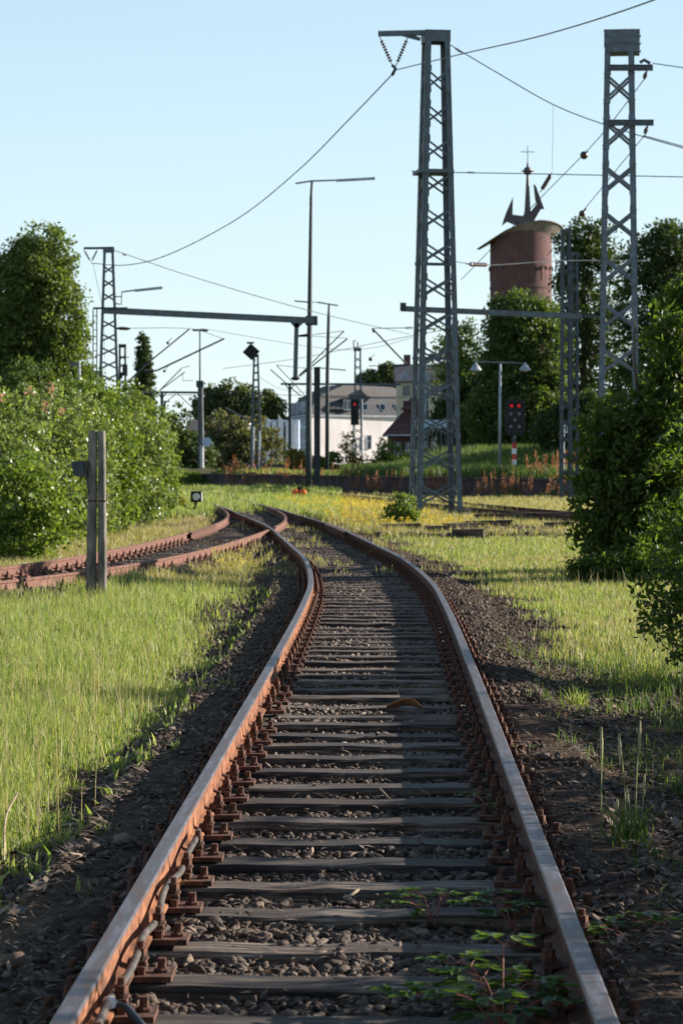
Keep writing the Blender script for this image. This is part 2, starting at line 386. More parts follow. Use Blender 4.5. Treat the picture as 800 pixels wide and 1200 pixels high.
SIDE = catmull([(-13.5, 17), (-8.9, 24), (-6.6, 28), (-5.1, 32), (-4.05, 36), (-3.4, 40), (-2.98, 44), (-2.65, 48.5), (-2.40, 53), (-2.20, 58), (-2.14, 63), (-2.30, 69), (-2.75, 76), (-3.42, 84)])
CROSS = catmull([(14, 40), (10.6, 51), (7.3, 66), (4.85, 78), (0.4, 110), (-4.5, 146), (-10, 186), (-18, 240)], 0.5)

def offset(c, off):
    t = np.gradient(c, axis=0); t /= np.linalg.norm(t, axis=1)[:, None]
    return c + np.stack([t[:, 1], -t[:, 0]], 1) * off
def ddist(c, x, y):
    """signed lateral distance (right positive) from line given as x(y)"""
    xc = np.interp(y, c[:, 1], c[:, 0]); sl = np.interp(y, c[:-1, 1], np.diff(c[:, 0]) / np.maximum(1e-6, np.diff(c[:, 1])))
    return (x - xc) / np.sqrt(1 + sl ** 2)

def smooth01(a, lo, hi):
    t = np.clip((a - lo) / (hi - lo), 0, 1); return t * t * (3 - 2 * t)
def vnoise(x, y, s=1.0, seed=0):
    """cheap smooth noise -1..1"""
    x = np.asarray(x) * s; y = np.asarray(y) * s
    r = 0; a = 1.0; tot = 0
    for k in range(4):
        q = 12.9898 * (k + 1) + seed * 7.13
        r = r + a * np.sin(x * 1.3 + np.cos(y * 1.7 + q) * 1.4 + q) * np.cos(y * 1.1 + np.sin(x * 1.5 + q) * 1.6 + q * .3)
        tot += a; a *= .55; x = x * 2.1 + 3.1; y = y * 2.03 - 1.7
    return r / tot

def ground_z(x, y):
    x = np.asarray(x, float); y = np.asarray(y, float)
    dm = np.abs(ddist(MAIN, x, y)); ds = np.abs(ddist(SIDE, x, y)); dc = np.abs(ddist(CROSS, x, y))
    ds = np.where((y < 20) | (y > 86), 9, ds); dc = np.where(y < 42, 9, dc)
    dm = np.where(y > 125, 9, dm)
    d = np.minimum(np.minimum(dm, ds), dc + .3)
    bed = 1 - smooth01(d, 1.05, 1.75)
    out = smooth01(d, .80, .90) * (1 - smooth01(d, 1.2, 1.4)) * smooth01(y, 3, 5)
    z = -0.12 + bed * (0.060 + .022 * smooth01(y, 20, 36) * (d < .75)) + out * 0.085 + bed * .022 * vnoise(x, y, 2.6, 9) + 0.02 * vnoise(x, y, 0.8) + 0.008 * vnoise(x, y, 5.5, 3)
    lv = smooth01(x, -60, -5)
    # platform with its grassy mound behind
    wl = wall_off(x, y)
    z = z + smooth01(wl, 0.1, 0.35) * 0.82 * smooth01(y, 60, 100)
    md = smooth01(wl, 10, 22) * smooth01(x, 0, 7) * (1 - smooth01(y, 175, 260))
    z = z + md * 1.25
    # behind the left hedge the ground rises a little
    z = z + smooth01(-x - 0.12 * y, 0.5, 8) * 0.25 * smooth01(y, 40, 60)
    return z
WA = np.array([12.5, 109.0]); WB = np.array([-9.0, 152.0])
WT = (WB - WA) / np.linalg.norm(WB - WA); WN = np.array([-WT[1], WT[0]]); WN = WN if WN[1] > 0 else -WN
def wall_off(x, y):
    return (x - WA[0]) * WN[0] + (y - WA[1]) * WN[1]

def turf_w(x, y):
    """how much grass grows here, 0..1"""
    x = np.asarray(x, float); y = np.asarray(y, float)
    dm = ddist(MAIN, x, y); ds = np.where((y < 18) | (y > 86), 9, np.abs(ddist(SIDE, x, y))); dc = np.where(y < 42, 9, np.abs(ddist(CROSS, x, y)))
    n = vnoise(x, y, 0.9, 1) * .42 + vnoise(x, y, 3.1, 2) * .34
    left = smooth01(-dm + n, 1.35, 1.8); right = smooth01(dm + n * 1.3, 1.7, 2.35)
    # bare stretches
    bareL = np.exp(-((y - 30) / 5.0) ** 2) * smooth01(dm, -2.6, -1.9)
    left = left * (1 - .95 * bareL)
    nearR = 1 - smooth01(y, 20, 25)
    right = right * (1 - .93 * nearR)
    w = np.maximum(left, right) * smooth01(ds + n * .5, 1.0, 1.4) * smooth01(dc + n * .7, 1.2, 1.9)
    w = w * (1 - .9 * smooth01(1 - np.abs(y - 62) / 5 + .25 * n, .2, .7) * smooth01(x, 1.2, 2.2) * (1 - smooth01(x, 4.5, 6)))
    far = smooth01(y, 75, 90)
    w = np.maximum(w, far * .5)
    return np.clip(w, 0, 1)

# ------------------------------------------------------------------ ground sheet
def make_ground():
    xs = np.concatenate([-np.geomspace(900, 7, 26), np.arange(-6.9, 6.9, 0.1), np.geomspace(7, 900, 26)])
    ys = np.concatenate([np.linspace(-60, 2.5, 8), np.arange(3, 60, 0.12), np.arange(60, 200, 0.6), np.geomspace(201, 4500, 30)])
    X, Y = np.meshgrid(xs, ys)
    Z = ground_z(X, Y)
    nx, ny = len(xs), len(ys)
    V = np.stack([X.ravel(), Y.ravel(), Z.ravel()], 1)
    i = np.arange((nx) * (ny)).reshape(ny, nx)
    F = np.stack([i[:-1, :-1].ravel(), i[:-1, 1:].ravel(), i[1:, 1:].ravel(), i[1:, :-1].ravel()], 1)
    o = np_mesh('ground', V, F, M['ground'], smooth=True)
    a = o.data.attributes.new('turf', 'FLOAT', 'POINT')
    a.data.foreach_set('value', turf_w(X, Y).ravel().astype(np.float32))
    tag(o, kind='structure')
make_ground()

# ------------------------------------------------------------------ railway tracks
PROF = [(-.062, 0), (.062, 0), (.062, .010), (.012, .026), (.009, .105), (.033, .115), (.0345, .142), (.028, .149), (-.028, .149), (-.0345, .142), (-.033, .115), (-.009, .105), (-.012, .026), (-.062, .010)]
RZ = 0.021
def rail_mesh(name, line, mats, parent, label=None):
    t = np.gradient(line, axis=0); t /= np.linalg.norm(t, axis=1)[:, None]
    n = np.stack([t[:, 1], -t[:, 0]], 1)
    mb = MB(); k = len(PROF)
    v = []
    for i, p in enumerate(line):
        for (u, z) in PROF: v.append((p[0] + n[i, 0] * u, p[1] + n[i, 1] * u, RZ + z))
    f = []; mi = []
    for i in range(len(line) - 1):
        for j in range(k):
            f.append((i * k + j, i * k + (j + 1) % k, (i + 1) * k + (j + 1) % k, (i + 1) * k + j)); mi.append(1 if j in (6, 7, 8) else 0)
    f.append(tuple(range(k))); mi.append(0); f.append(tuple((len(line) - 1) * k + j for j in range(k))[::-1]); mi.append(0)
    mb.v = v; mb.f = f; mb.mi = mi
    o = mb.build(name, mats, parent, label=label)
    return o

def clip_d(line, lo, hi): return line[(line[:, 1] >= lo) & (line[:, 1] <= hi)]

def sleeper_data(L, w, seed, detail=True):
    rr = random.Random(seed)
    mb = MB(); n = 14 if detail else 2
    xs = [-L / 2 + L * i / (n - 1) for i in range(n)]
    v = []
    for i, x in enumerate(xs):
        e = 0.012 if detail else 0
        jy = rr.uniform(-e, e); top = rr.uniform(-e * .8, 0)
        ch = 0.012
        for (yy, zz) in [(-w / 2, -.16), (-w / 2 + jy, -ch - rr.uniform(0, e)), (-w / 2 + ch + jy, top), (w / 2 - ch + jy, top + rr.uniform(-e * .3, 0)), (w / 2 + jy, -ch), (w / 2, -.16)]:
            v.append((x, yy, zz))
    f = []
    for i in range(n - 1):
        for j in range(6): f.append((i * 6 + j, (i + 1) * 6 + j, (i + 1) * 6 + (j + 1) % 6, i * 6 + (j + 1) % 6))
    f.append(tuple(range(6))); f.append(tuple((n - 1) * 6 + j for j in range(5, -1, -1)))
    me = bpy.data.meshes.new('sleeper'); me.from_pydata(v, [], f); me.materials.append(M['wood']); me.update()
    return me

def chair_data():
    """ribbed base plate, clamp blocks with tall bolts on both sides of the rail, coach screws at the ends"""
    mb = MB()
    mb.box((0, 0, .010), (.37, .16, .020))
    for s in (-1, 1):
        mb.box((s * .082, 0, .032), (.026, .11, .03))                 # rib
        mb.box((s * .066, 0, .052), (.062, .072, .022))               # clamp block
        mb.lathe((s * .078, 0, .02), [(.012, 0), (.012, .105)], 8)     # bolt
        mb.lathe((s * .078, 0, .064), [(.027, 0), (.027, .010)], 10)   # spring washer
        mb.lathe((s * .078, 0, .075), [(.022, 0), (.022, .026)], 6)    # nut
        mb.lathe((s * .148, .0, .018), [(.026, 0), (.028, .012), (.016, .017), (.015, .048)], 8)  # screw
        mb.box((s * .148, .0, .060), (.024, .024, .014))
    me = bpy.data.meshes.new('rail_chair')
    me.from_pydata(mb.v, [], mb.f); me.materials.append(M['rust_dark']); me.update()
    return me
CHAIR = chair_data()
CHAIR_B = CHAIR.copy(); CHAIR_B.materials.clear(); CHAIR_B.materials.append(M['rust_bright'])
SLEEPERS = [sleeper_data(2.6, .225, i) for i in range(9)]

def arc_points(line, step, jit=0.02, lo=0, hi=1e9):
    seg = np.linalg.norm(np.diff(line, axis=0), axis=1); s = np.concatenate([[0], np.cumsum(seg)])
    out = []
    q = 0.0
    while q < s[-1]:
        x = np.interp(q, s, line[:, 0]); y = np.interp(q, s, line[:, 1])
        x2 = np.interp(q + .3, s, line[:, 0]); y2 = np.interp(q + .3, s, line[:, 1])
        x1 = np.interp(q - .3, s, line[:, 0]); y1 = np.interp(q - .3, s, line[:, 1])
        if lo <= y <= hi: out.append((x, y, math.atan2(-(x2 - x1), (y2 - y1))))
        q += step + random.uniform(-jit, jit)
    return out

def lay_sleepers(root, line, step, lo, hi, chair_me, zoff=0.0, chairs=True, cap=100, longer=None, chair_lim=1e9):
    pts = arc_points(line, step, 0.02, lo, hi)
    o0 = Vector(ORG[root.name])
    rest = MB()
    for i, (x, y, a) in enumerate(pts):
        me = random.choice(SLEEPERS)
        if i >= cap:
            rest.box((x, y, -.08 + zoff), (2.6, .26, .16), Matrix.Rotation(a, 3, 'Z')); continue
        s = bpy.data.objects.new('sleeper', me); COL.objects.link(s)
        s.parent = root; s.location = Vector((x, y, zoff + random.uniform(-.008, 0) - (.012 if random.random() < .15 else 0))) - o0
        s.rotation_euler = (random.uniform(-.012, .012), random.uniform(-.003, .003), a + random.uniform(-.012, .012))
        if longer: 
            k = longer(x, y)
            s.scale = (k[0], 1, 1); s.location.x += k[1]
        if chairs and y < chair_lim:
            for sd in (-1, 1):
                if random.random() < .03: continue
                c = bpy.data.objects.new('rail_chair', chair_me); COL.objects.link(c)
                c.parent = s; c.location = (sd * .7525 / s.scale.x - (longer(x, y)[1] / s.scale.x if longer else 0), 0, 0.0005 - s.location.z - o0.z + zoff)
                c.scale = (1 / s.scale.x, 1, 1)
                c.rotation_euler = (0, 0, -s.rotation_euler.z + a + (math.pi if random.random() < .5 else 0))
    if rest.v:
        tag(rest.build('sleeper_row', M['wood'], root), kind='stuff')

rt = thing('railway_track', 'rusty main track with weathered timber sleepers running from the foreground and bending left', 'railway track', (0, 7, -.16))
mainL = clip_d(offset(MAIN, -.7525), 2.0, 122); mainR = clip_d(offset(MAIN, .7525), 2.0, 122)
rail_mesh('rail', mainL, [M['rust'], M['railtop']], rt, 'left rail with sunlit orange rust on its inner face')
rail_mesh('rail', mainR, [M['rust_dark'], M['railtop']], rt, 'right rail in darker rust for its shaded inner face')  # shade on this rail is put into the darker rust colour
def longer(x, y):
    if 52 < y < 74:
        sep = abs(np.interp(y, MAIN[:, 1], MAIN[:, 0]) - np.interp(y, SIDE[:, 1], SIDE[:, 0]))
        return ((2.6 + sep) / 2.6, -sep / 2)
    return (1, 0)
lay_sleepers(rt, MAIN, .63, 3.0, 92, CHAIR, longer=longer, cap=100)

st = thing('railway_track', 'bright rusty siding curving away to the left behind the grass and joining the main track', 'railway track', (-5, 32, -.16))
sideN = offset(SIDE, .7525); sideF = offset(SIDE, -.7525)
def cut_at(line, other, sgn, start):
    out = []
    for p in line:
        xo = np.interp(p[1], other[:, 1], other[:, 0])
        if p[1] > start and (p[0] - xo) * sgn > -.075: break
        out.append(p)
    return np.array(out)
sideN = cut_at(sideN, mainR, 1, 58); sideF = cut_at(sideF, mainL, 1, 58)
# the near rail crosses the main left rail in the frog: leave the flangeway gaps
mLx = lambda y: np.interp(y, mainL[:, 1], mainL[:, 0])
gap = np.array([p[0] - mLx(p[1]) for p in sideN])
a1 = sideN[(gap < -.10) & (sideN[:, 1] < 60)]; a2 = sideN[(gap > .10) & (sideN[:, 1] > 50)]
for seg in (a1, a2):
    if len(seg) > 2: rail_mesh('rail', seg, [M['rust_bright'], M['rust_bright']], st)
rail_mesh('rail', sideF, [M['rust_bright'], M['rust_bright']], st)
# check rail beside the far siding rail opposite the frog
rail_mesh('check_rail', clip_d(offset(SIDE, -.665), 52.5, 58.5), [M['rust_dark'], M['rust_dark']], st)
rail_mesh('check_rail', clip_d(offset(MAIN, .665), 53, 59), [M['rust_dark'], M['rust_dark']], rt)
lay_sleepers(st, SIDE, .63, 22, 51.5, CHAIR_B, zoff=-.003, cap=100)

ct = thing('railway_track', 'dark track crossing behind the tall lattice mast towards the far yard', 'railway track', (5, 78, -.16))
for off in (-.7525, .7525):
    rail_mesh('rail', clip_d(offset(CROSS, off), 42, 230), [M['rust_dark'], M['rust_dark']], ct)
lay_sleepers(ct, CROSS, .66, 44, 150, CHAIR, cap=100, chairs=False)

# ------------------------------------------------------------------ ballast, litter
def ico(sub):
    import bmesh
    bm = bmesh.new(); bmesh.ops.create_icosphere(bm, subdivisions=sub, radius=1.0)
    v = np.array([tuple(x.co) for x in bm.verts]); f = np.array([[q.index for q in x.verts] for x in bm.faces]); bm.free()
    return v, f
ICO = {1: ico(1), 2: ico(2)}
def scatter_stones(name, x, y, size, sub, mat, label, sink=0.25, zadd=0.0, cat='ballast'):
    v0, f0 = ICO[sub]; n = len(x); k = len(v0)
    variants = []
    for q in range(16):
        d = RNG.normal(size=(11, 3)); d /= np.linalg.norm(d, axis=1)[:, None]
        v = v0.copy()
        for c in d:   # chop facets off
            h = RNG.uniform(.34, .62); dd = v @ c; v = v - np.outer(np.maximum(0, dd - h), c)
        v += RNG.normal(scale=.025, size=v.shape)
        variants.append(v * RNG.uniform([1.1, .8, .6], [1.7, 1.3, 1.0]))
    variants = np.array(variants)
    vs = variants[RNG.integers(0, 16, n)]
    a = RNG.uniform(0, 6.28, n); b = RNG.uniform(-.5, .5, n)
    ca, sa, cb, sb = np.cos(a), np.sin(a), np.cos(b), np.sin(b)
    Rm = np.zeros((n, 3, 3)); Rm[:, 0, 0] = ca; Rm[:, 0, 1] = -sa * cb; Rm[:, 0, 2] = sa * sb
    Rm[:, 1, 0] = sa; Rm[:, 1, 1] = ca * cb; Rm[:, 1, 2] = -ca * sb; Rm[:, 2, 1] = sb; Rm[:, 2, 2] = cb
    V = np.einsum('nij,nkj->nki', Rm, vs) * size[:, None, None]
    z = ground_z(x, y) + size * .5 * (1 - sink) + zadd
    V += np.stack([x, y, z], 1)[:, None, :]
    F = (f0[None] + (np.arange(n) * k)[:, None, None]).reshape(-1, 3)
    o = np_mesh(name, V.reshape(-1, 3), F, mat, base=(0, float(np.mean(y)), 0))
    return tag(o, label, cat, kind='stuff')

def sample(n, ylo, yhi, dens_pow=1.0):
    """more samples near the camera"""
    u = RNG.random(n)
    y = ylo * (yhi / ylo) ** u if dens_pow == 1 else ylo + (yhi - ylo) * u
    return y
def in_view(x, y, m=0.6): return np.abs(x) < y * .137 + m

def bed_points(n, ylo, yhi, half=1.55, line=MAIN):
    y = sample(n, ylo, yhi); off = RNG.uniform(-half, half, n)
    x = np.interp(y, line[:, 1], line[:, 0]) + off
    k = in_view(x, y)
    return x[k], y[k]
x, y = bed_points(15000, 5.8, 15, .74)
scatter_stones('ballast', x, y, RNG.uniform(.009, .025, len(x)) * (1 + .4 * (RNG.random(len(x)) < .1)), 2, M['ballast'], 'grey brown ballast stones between the nearest sleepers of the main track', .2)
x, y = bed_points(26000, 15, 45, .78)
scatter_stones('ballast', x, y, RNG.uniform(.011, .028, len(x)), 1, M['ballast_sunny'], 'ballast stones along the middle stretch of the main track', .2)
x, y = bed_points(7000, 45, 95, 1.1)
x2, y2 = bed_points(9000, 24, 60, 1.4, SIDE)
x = np.concatenate([x, x2]); y = np.concatenate([y, y2])
scatter_stones('ballast', x, y, RNG.uniform(.015, .035, len(x)), 1, M['ballast'], 'pale ballast around the turnout and under the siding', .2)
# bare stony shoulders beside the rails
def shoulder(n, ylo, yhi):
    y = sample(n, ylo, yhi); off = RNG.uniform(.8, 2.6, n) * np.sign(RNG.random(n) - .5)
    x = np.interp(y, MAIN[:, 1], MAIN[:, 0]) + off
    k = in_view(x, y) & (turf_w(x, y) < RNG.uniform(.1, .7, n)) & ((y > 18) | (vnoise(x, y, 2.5, 51) > .15))
    return x[k], y[k]
x, y = shoulder(30000, 6, 48)
scatter_stones('gravel', x, y, RNG.uniform(.008, .028, len(x)) * (1 + 1.0 * (RNG.random(len(x)) < .04)), 1, M['ballast'], 'small stones on the bare dark soil beside the main track', .3, cat='gravel')

def litter(name, n, ylo, yhi, label, offlo=0.8, offhi=2.6, z0=0.004, lscale=1):
    """curled dead leaves, bark chips and short twigs"""
    y = sample(n, ylo, yhi); off = RNG.uniform(offlo, offhi, n) * np.sign(RNG.random(n) - .5)
    x = np.interp(y, MAIN[:, 1], MAIN[:, 0]) + off
    k = in_view(x, y) & (turf_w(x, y) < RNG.uniform(.2, .9, n)); x, y = x[k], y[k]; n = len(x)
    L = RNG.uniform(.02, .07, n) * lscale; W = L * RNG.uniform(.12, .5, n)
    tw = RNG.random(n) < .35; L = np.where(tw, L * 2.2, L); W = np.where(tw, .004, W)
    a = RNG.uniform(0, 6.28, n); tilt = RNG.normal(0, .35, n)
    dx, dy = np.cos(a), np.sin(a); nx, ny = -dy, dx
    z = ground_z(x, y) + z0 + RNG.uniform(0.002, .02, n)
    V = []
    for (u, w, h) in [(-.5, 0, 0), (0, -.5, .18), (.5, 0, .05), (0, .5, .22)]:
        V.append(np.stack([x + dx * u * L + nx * w * W, y + dy * u * L + ny * w * W, z + h * W + u * L * np.sin(tilt)], 1))
    V = np.stack(V, 1).reshape(-1, 3)
    F = (np.array([[0, 1, 2, 3]]) + (np.arange(n) * 4)[:, None])
    o = np_mesh(name, V, F, M['chips'], base=(0, float(np.mean(y)), 0))
    tag(o, label, 'leaf litter', kind='stuff')
litter('leaf_litter', 32000, 6, 45, 'brown dead leaves, chips and twigs scattered on the bare soil beside the rails')
litter('leaf_litter', 7000, 10, 34, 'pale chips and dead stems along the edge of the left grass', 1.15, 1.75, 0.012, 1.5)
litter('leaf_litter', 2600, 6, 40, 'dead leaves and twigs caught between the sleepers of the main track', 0, .68, 0.03)

# ------------------------------------------------------------------ grass
def blades(name, x, y, h, w, mat, label, lean=.35, cat='grass', seg=2, zb=None, kind='stuff', parent=None):
    n = len(x); a = RNG.uniform(0, 6.28, n); b = RNG.uniform(0, 6.28, n)
    dx, dy = np.cos(a) * w / 2, np.sin(a) * w / 2
    l = np.abs(RNG.normal(0, lean, n)) * h; lx, ly = np.cos(b) * l, np.sin(b) * l
    z = (ground_z(x, y) if zb is None else zb) - .01
    rows = []
    for t, ww in ((0, 1), (.55, .8)):
        c = np.stack([x + lx * t ** 2, y + ly * t ** 2, z + h * t], 1)
        o = np.stack([dx, dy, np.zeros(n)], 1) * ww
        rows += [c - o, c + o]
    rows.append(np.stack([x + lx, y + ly, z + h * (1 - .25 * np.minimum(1, l / h))], 1))
    V = np.stack(rows, 1).reshape(-1, 3)
    i = (np.arange(n) * 5)[:, None]
    F = np.concatenate([i + np.array([[0, 1, 3]]), i + np.array([[0, 3, 2]]), i + np.array([[2, 3, 4]])], 0)
    o = np_mesh(name, V, F, mat, parent=parent, base=None if parent else (0, float(np.mean(y)), 0))
    if parent is None: tag(o, label, cat, kind=kind)
    return o

def turf_points(n, xlo, xhi, ylo, yhi, thr=0.0, m=.5):
    y = sample(n, ylo, yhi); x = xlo + (xhi - xlo) * RNG.random(n)
    x = np.clip(x, -1e3, 1e3)
    k = in_view(x, y, m) & (turf_w(x, y) > RNG.random(n) + thr)
    return x[k], y[k]
def strip_points(n, ylo, yhi, side):
    """points spread across the visible width at each distance on one side of the main track"""
    y = sample(n, ylo, yhi); xc = np.interp(y, MAIN[:, 1], MAIN[:, 0]); e = side * (y * .137 + .5)
    x = xc + (e - xc) * RNG.random(n)
    k = turf_w(x, y) > RNG.random(n)
    return x[k], y[k]
# tuft structure: heights follow patches
def heights(x, y, lo, hi, seed=5):
    p = vnoise(x, y, 1.6, seed) * .5 + vnoise(x, y, 5, seed + 1) * .5
    return np.clip(lo + (hi - lo) * (.5 + .6 * p), lo * .6, hi * 1.15) * RNG.uniform(.55, 1.15, len(x))
x, y = strip_points(150000, 10, 36, -1)
edge = smooth01(-ddist(MAIN, x, y), 1.3, 2.3)
h = heights(x, y, .09, .30) * (.35 + .65 * edge)
pick = vnoise(x, y, .7, 9) * .5 + RNG.normal(0, .35, len(x))
a = pick < .5
blades('grass', x[a], y[a], h[a], RNG.uniform(.003, .006, a.sum()) * (1 + y[a] / 30), M['grass_fresh'], 'long fresh green grass left of the main track', .45)
b = ~a
blades('grass', x[b], y[b], h[b] * 1.1, RNG.uniform(.002, .004, b.sum()) * (1 + y[b] / 30), M['grass_meadow'], 'pale straw coloured blades among the grass left of the main track', .5)
x, y = strip_points(60000, 36, 75, -1)
h = heights(x, y, .08, .24)
blades('grass', x, y, h, RNG.uniform(.006, .012, len(x)) * (y / 30), M['grass_meadow'], 'yellowish grass around the siding and below the hedge', .45)
x, y = strip_points(95000, 21, 60, 1)
h = heights(x, y, .06, .17, 8)
pick = vnoise(x, y, .6, 4) * .6 + RNG.normal(0, .3, len(x)); a = pick < .1
blades('grass', x[a], y[a], h[a], RNG.uniform(.003, .006, a.sum()) * (1 + y[a] / 22), M['grass_fresh'], 'green grass on the sunlit patch right of the main track', .45)
b = ~a
blades('grass', x[b], y[b], h[b], RNG.uniform(.003, .006, b.sum()) * (1 + y[b] / 22), M['grass_meadow'], 'bleached meadow grass on the sunlit patch right of the main track', .45)
# far side of the yard
def far_points(n, xlo, xhi, ylo, yhi):
    y = sample(n, ylo, yhi); x = PX(xlo + (xhi - xlo) * RNG.random(n), y); k = turf_w(x, y) > RNG.random(n) * .8
    return x[k], y[k]
x, y = far_points(60000, 330, 720, 58, 108)
h = heights(x, y, .12, .38, 12)
blades('grass', x, y, h, RNG.uniform(.015, .03, len(x)) * (y / 70), M['grass_meadow'], 'yellow green rough grass around the foot of the tall lattice mast', .4)
x, y = far_points(40000, 180, 400, 72, 150)
h = heights(x, y, .15, .5, 14)
blades('grass', x, y, h, RNG.uniform(.02, .04, len(x)) * (y / 80), M['grass_fresh'], 'rank weeds between the turnout and the far yard', .4)
# dry patch below the hedge
y = RNG.uniform(46, 75, 9000); x = PX(235 + RNG.normal(25, 26, 9000), y) ; k = (np.abs(ddist(SIDE, x, y)) > 1.4) & (x < np.interp(y, SIDE[:, 1], SIDE[:, 0]))
blades('grass', x[k], y[k], RNG.uniform(.1, .3, k.sum()), RNG.uniform(.012, .022, k.sum()), M['grass_dry'], 'dry straw grass beside the hedge and the switch lantern', .5)
# platform and mound
y = sample(70000, 100, 172); x = PX(400 + 340 * RNG.random(70000), y); k = wall_off(x, y) > .4; x, y = x[k], y[k]
blades('grass', x, y, RNG.uniform(.25, .75, len(x)), RNG.uniform(.03, .06, len(x)), M['grass_dark'], 'tall grass on the platform mound, shade put into its dark green', .35)

# dry stalks and seed heads standing above the grass, broad leaves low in it
x, y = strip_points(2600, 11, 40, -1)
blades('dry_stalks', x, y, RNG.uniform(.22, .42, len(x)), RNG.uniform(.003, .006, len(x)), M['grass_dry'], 'thin dry stalks standing above the grass left of the main track', .3, cat='stalks')
x, y = strip_points(1600, 22, 50, 1)
blades('dry_stalks', x, y, RNG.uniform(.18, .34, len(x)), RNG.uniform(.004, .008, len(x)), M['grass_dry'], 'thin dry stalks standing above the sunlit grass right of the main track', .3, cat='stalks')
y = sample(1400, 10.5, 34); x = np.interp(y, MAIN[:, 1], MAIN[:, 0]) - 1.25 - np.abs(RNG.normal(0, .5, 1400)); k = vnoise(x, y, 2.4, 61) > .1
blades('broad_weeds', x[k], y[k], RNG.uniform(.05, .13, k.sum()), RNG.uniform(.015, .035, k.sum()), M['grass_fresh'], 'low broad leaved weeds along the left grass edge', .9, cat='weeds')
# tufts coming up between the far sleepers
n = 60; cy = RNG.uniform(36, 64, n); cx = np.interp(cy, MAIN[:, 1], MAIN[:, 0]) + RNG.uniform(-1.3, 1.3, n)
y = (cy[:, None] + RNG.normal(0, .12, (n, 22))).ravel(); x = (cx[:, None] + RNG.normal(0, .09, (n, 22))).ravel()
blades('grass', x, y, RNG.uniform(.05, .2, len(x)), RNG.uniform(.01, .018, len(x)), M['grass_meadow'], 'scattered grass tufts between the sleepers near the turnout', .5)

# shaded sparse weeds right of the near track
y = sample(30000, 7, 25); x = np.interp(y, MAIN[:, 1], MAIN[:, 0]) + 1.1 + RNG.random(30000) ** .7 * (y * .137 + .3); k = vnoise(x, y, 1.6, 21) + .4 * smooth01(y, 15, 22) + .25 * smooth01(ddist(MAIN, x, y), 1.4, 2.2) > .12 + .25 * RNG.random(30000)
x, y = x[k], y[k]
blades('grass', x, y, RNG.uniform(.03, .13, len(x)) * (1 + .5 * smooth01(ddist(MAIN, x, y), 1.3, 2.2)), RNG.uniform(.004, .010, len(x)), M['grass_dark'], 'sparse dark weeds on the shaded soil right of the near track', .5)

# docks with reddish seed heads, yellow flowers
def spikes(name, x, y, h, mat, label, cat, r=.05, per=26, leaf=.05, lo=.35):
    n = len(x); zb = ground_z(x, y)
    t = RNG.uniform(lo, 1, (n, per)); a = RNG.uniform(0, 6.28, (n, per)); rr = r * (1.25 - t) * RNG.uniform(.2, 1.4, (n, per))
    lx = RNG.normal(0, .08, n)[:, None]
    X = x[:, None] + rr * np.cos(a) + lx * t; Y = y[:, None] + rr * np.sin(a); Z = zb[:, None] + h[:, None] * t
    c = np.stack([X, Y, Z], -1).reshape(-1, 3)
    m = len(c); u = RNG.normal(size=(m, 3)); u /= np.linalg.norm(u, axis=1)[:, None]; w = RNG.normal(size=(m, 3)); w = np.cross(u, w); w /= np.linalg.norm(w, axis=1)[:, None]
    s = leaf * RNG.uniform(.5, 1.2, m)[:, None]
    V = np.stack([c - u * s, c - w * s * .5, c + u * s, c + w * s * .5], 1).reshape(-1, 3)
    F = np.array([[0, 1, 2, 3]]) + (np.arange(m) * 4)[:, None]
    o = np_mesh(name, V, F, mat, base=(0, float(np.mean(y)), 0))
    tag(o, label, cat, kind='stuff')
def band(n, p0, p1, spread):
    t = RNG.random(n); x = p0[0] + (p1[0] - p0[0]) * t; y = p0[1] + (p1[1] - p0[1]) * t + RNG.normal(0, spread, n)
    k = vnoise(x, y * .3, .9, 31) > -.12
    return x[k], y[k]
x, y = band(420, (WA[0], WA[1] - 3.0), (WB[0] + 2, WB[1] - 3.5), 1.0)
spikes('dock_plants', x, y, RNG.uniform(.35, 1.35, len(x)), M['dock'], 'rust red dock seed heads in front of the low platform wall', 'dock plants', .10, 40, .045)
x, y = band(240, (4.5, 114), (WA[0] - .3, WA[1] + 9), 2.0); k = wall_off(x, y) > .6; x, y = x[k], y[k]
spikes('dock_plants', x, y, RNG.uniform(.6, 1.4, len(x)), M['dock'], 'reddish dock seed heads on top of the platform', 'dock plants', .12, 40, .05)
y = RNG.uniform(62, 100, 2200); x = np.interp(y, MAIN[:, 1], MAIN[:, 0]) + RNG.uniform(1.6, 5.0, 2200) + (y - 62) * .02
k = (vnoise(x, y, .5, 40) > -.1) & (np.abs(ddist(CROSS, x, y)) > 1.3); x, y = x[k], y[k]
spikes('yellow_flowers', x, y, RNG.uniform(.15, .4, len(x)), M['yellowflower'], 'yellow flowering weeds between the turnout and the tall mast', 'wildflowers', .10, 9, .022, .7)
y = RNG.uniform(38, 56, 260); x = np.interp(y, MAIN[:, 1], MAIN[:, 0]) - RNG.uniform(1.5, 2.3, 260); k = np.abs(ddist(SIDE, x, y)) > 1.1
spikes('yellow_flowers', x[k], y[k], RNG.uniform(.15, .3, k.sum()), M['yellowflower'], 'small yellow flowers in the grass wedge before the frog', 'wildflowers', .06, 7, .014, .7)

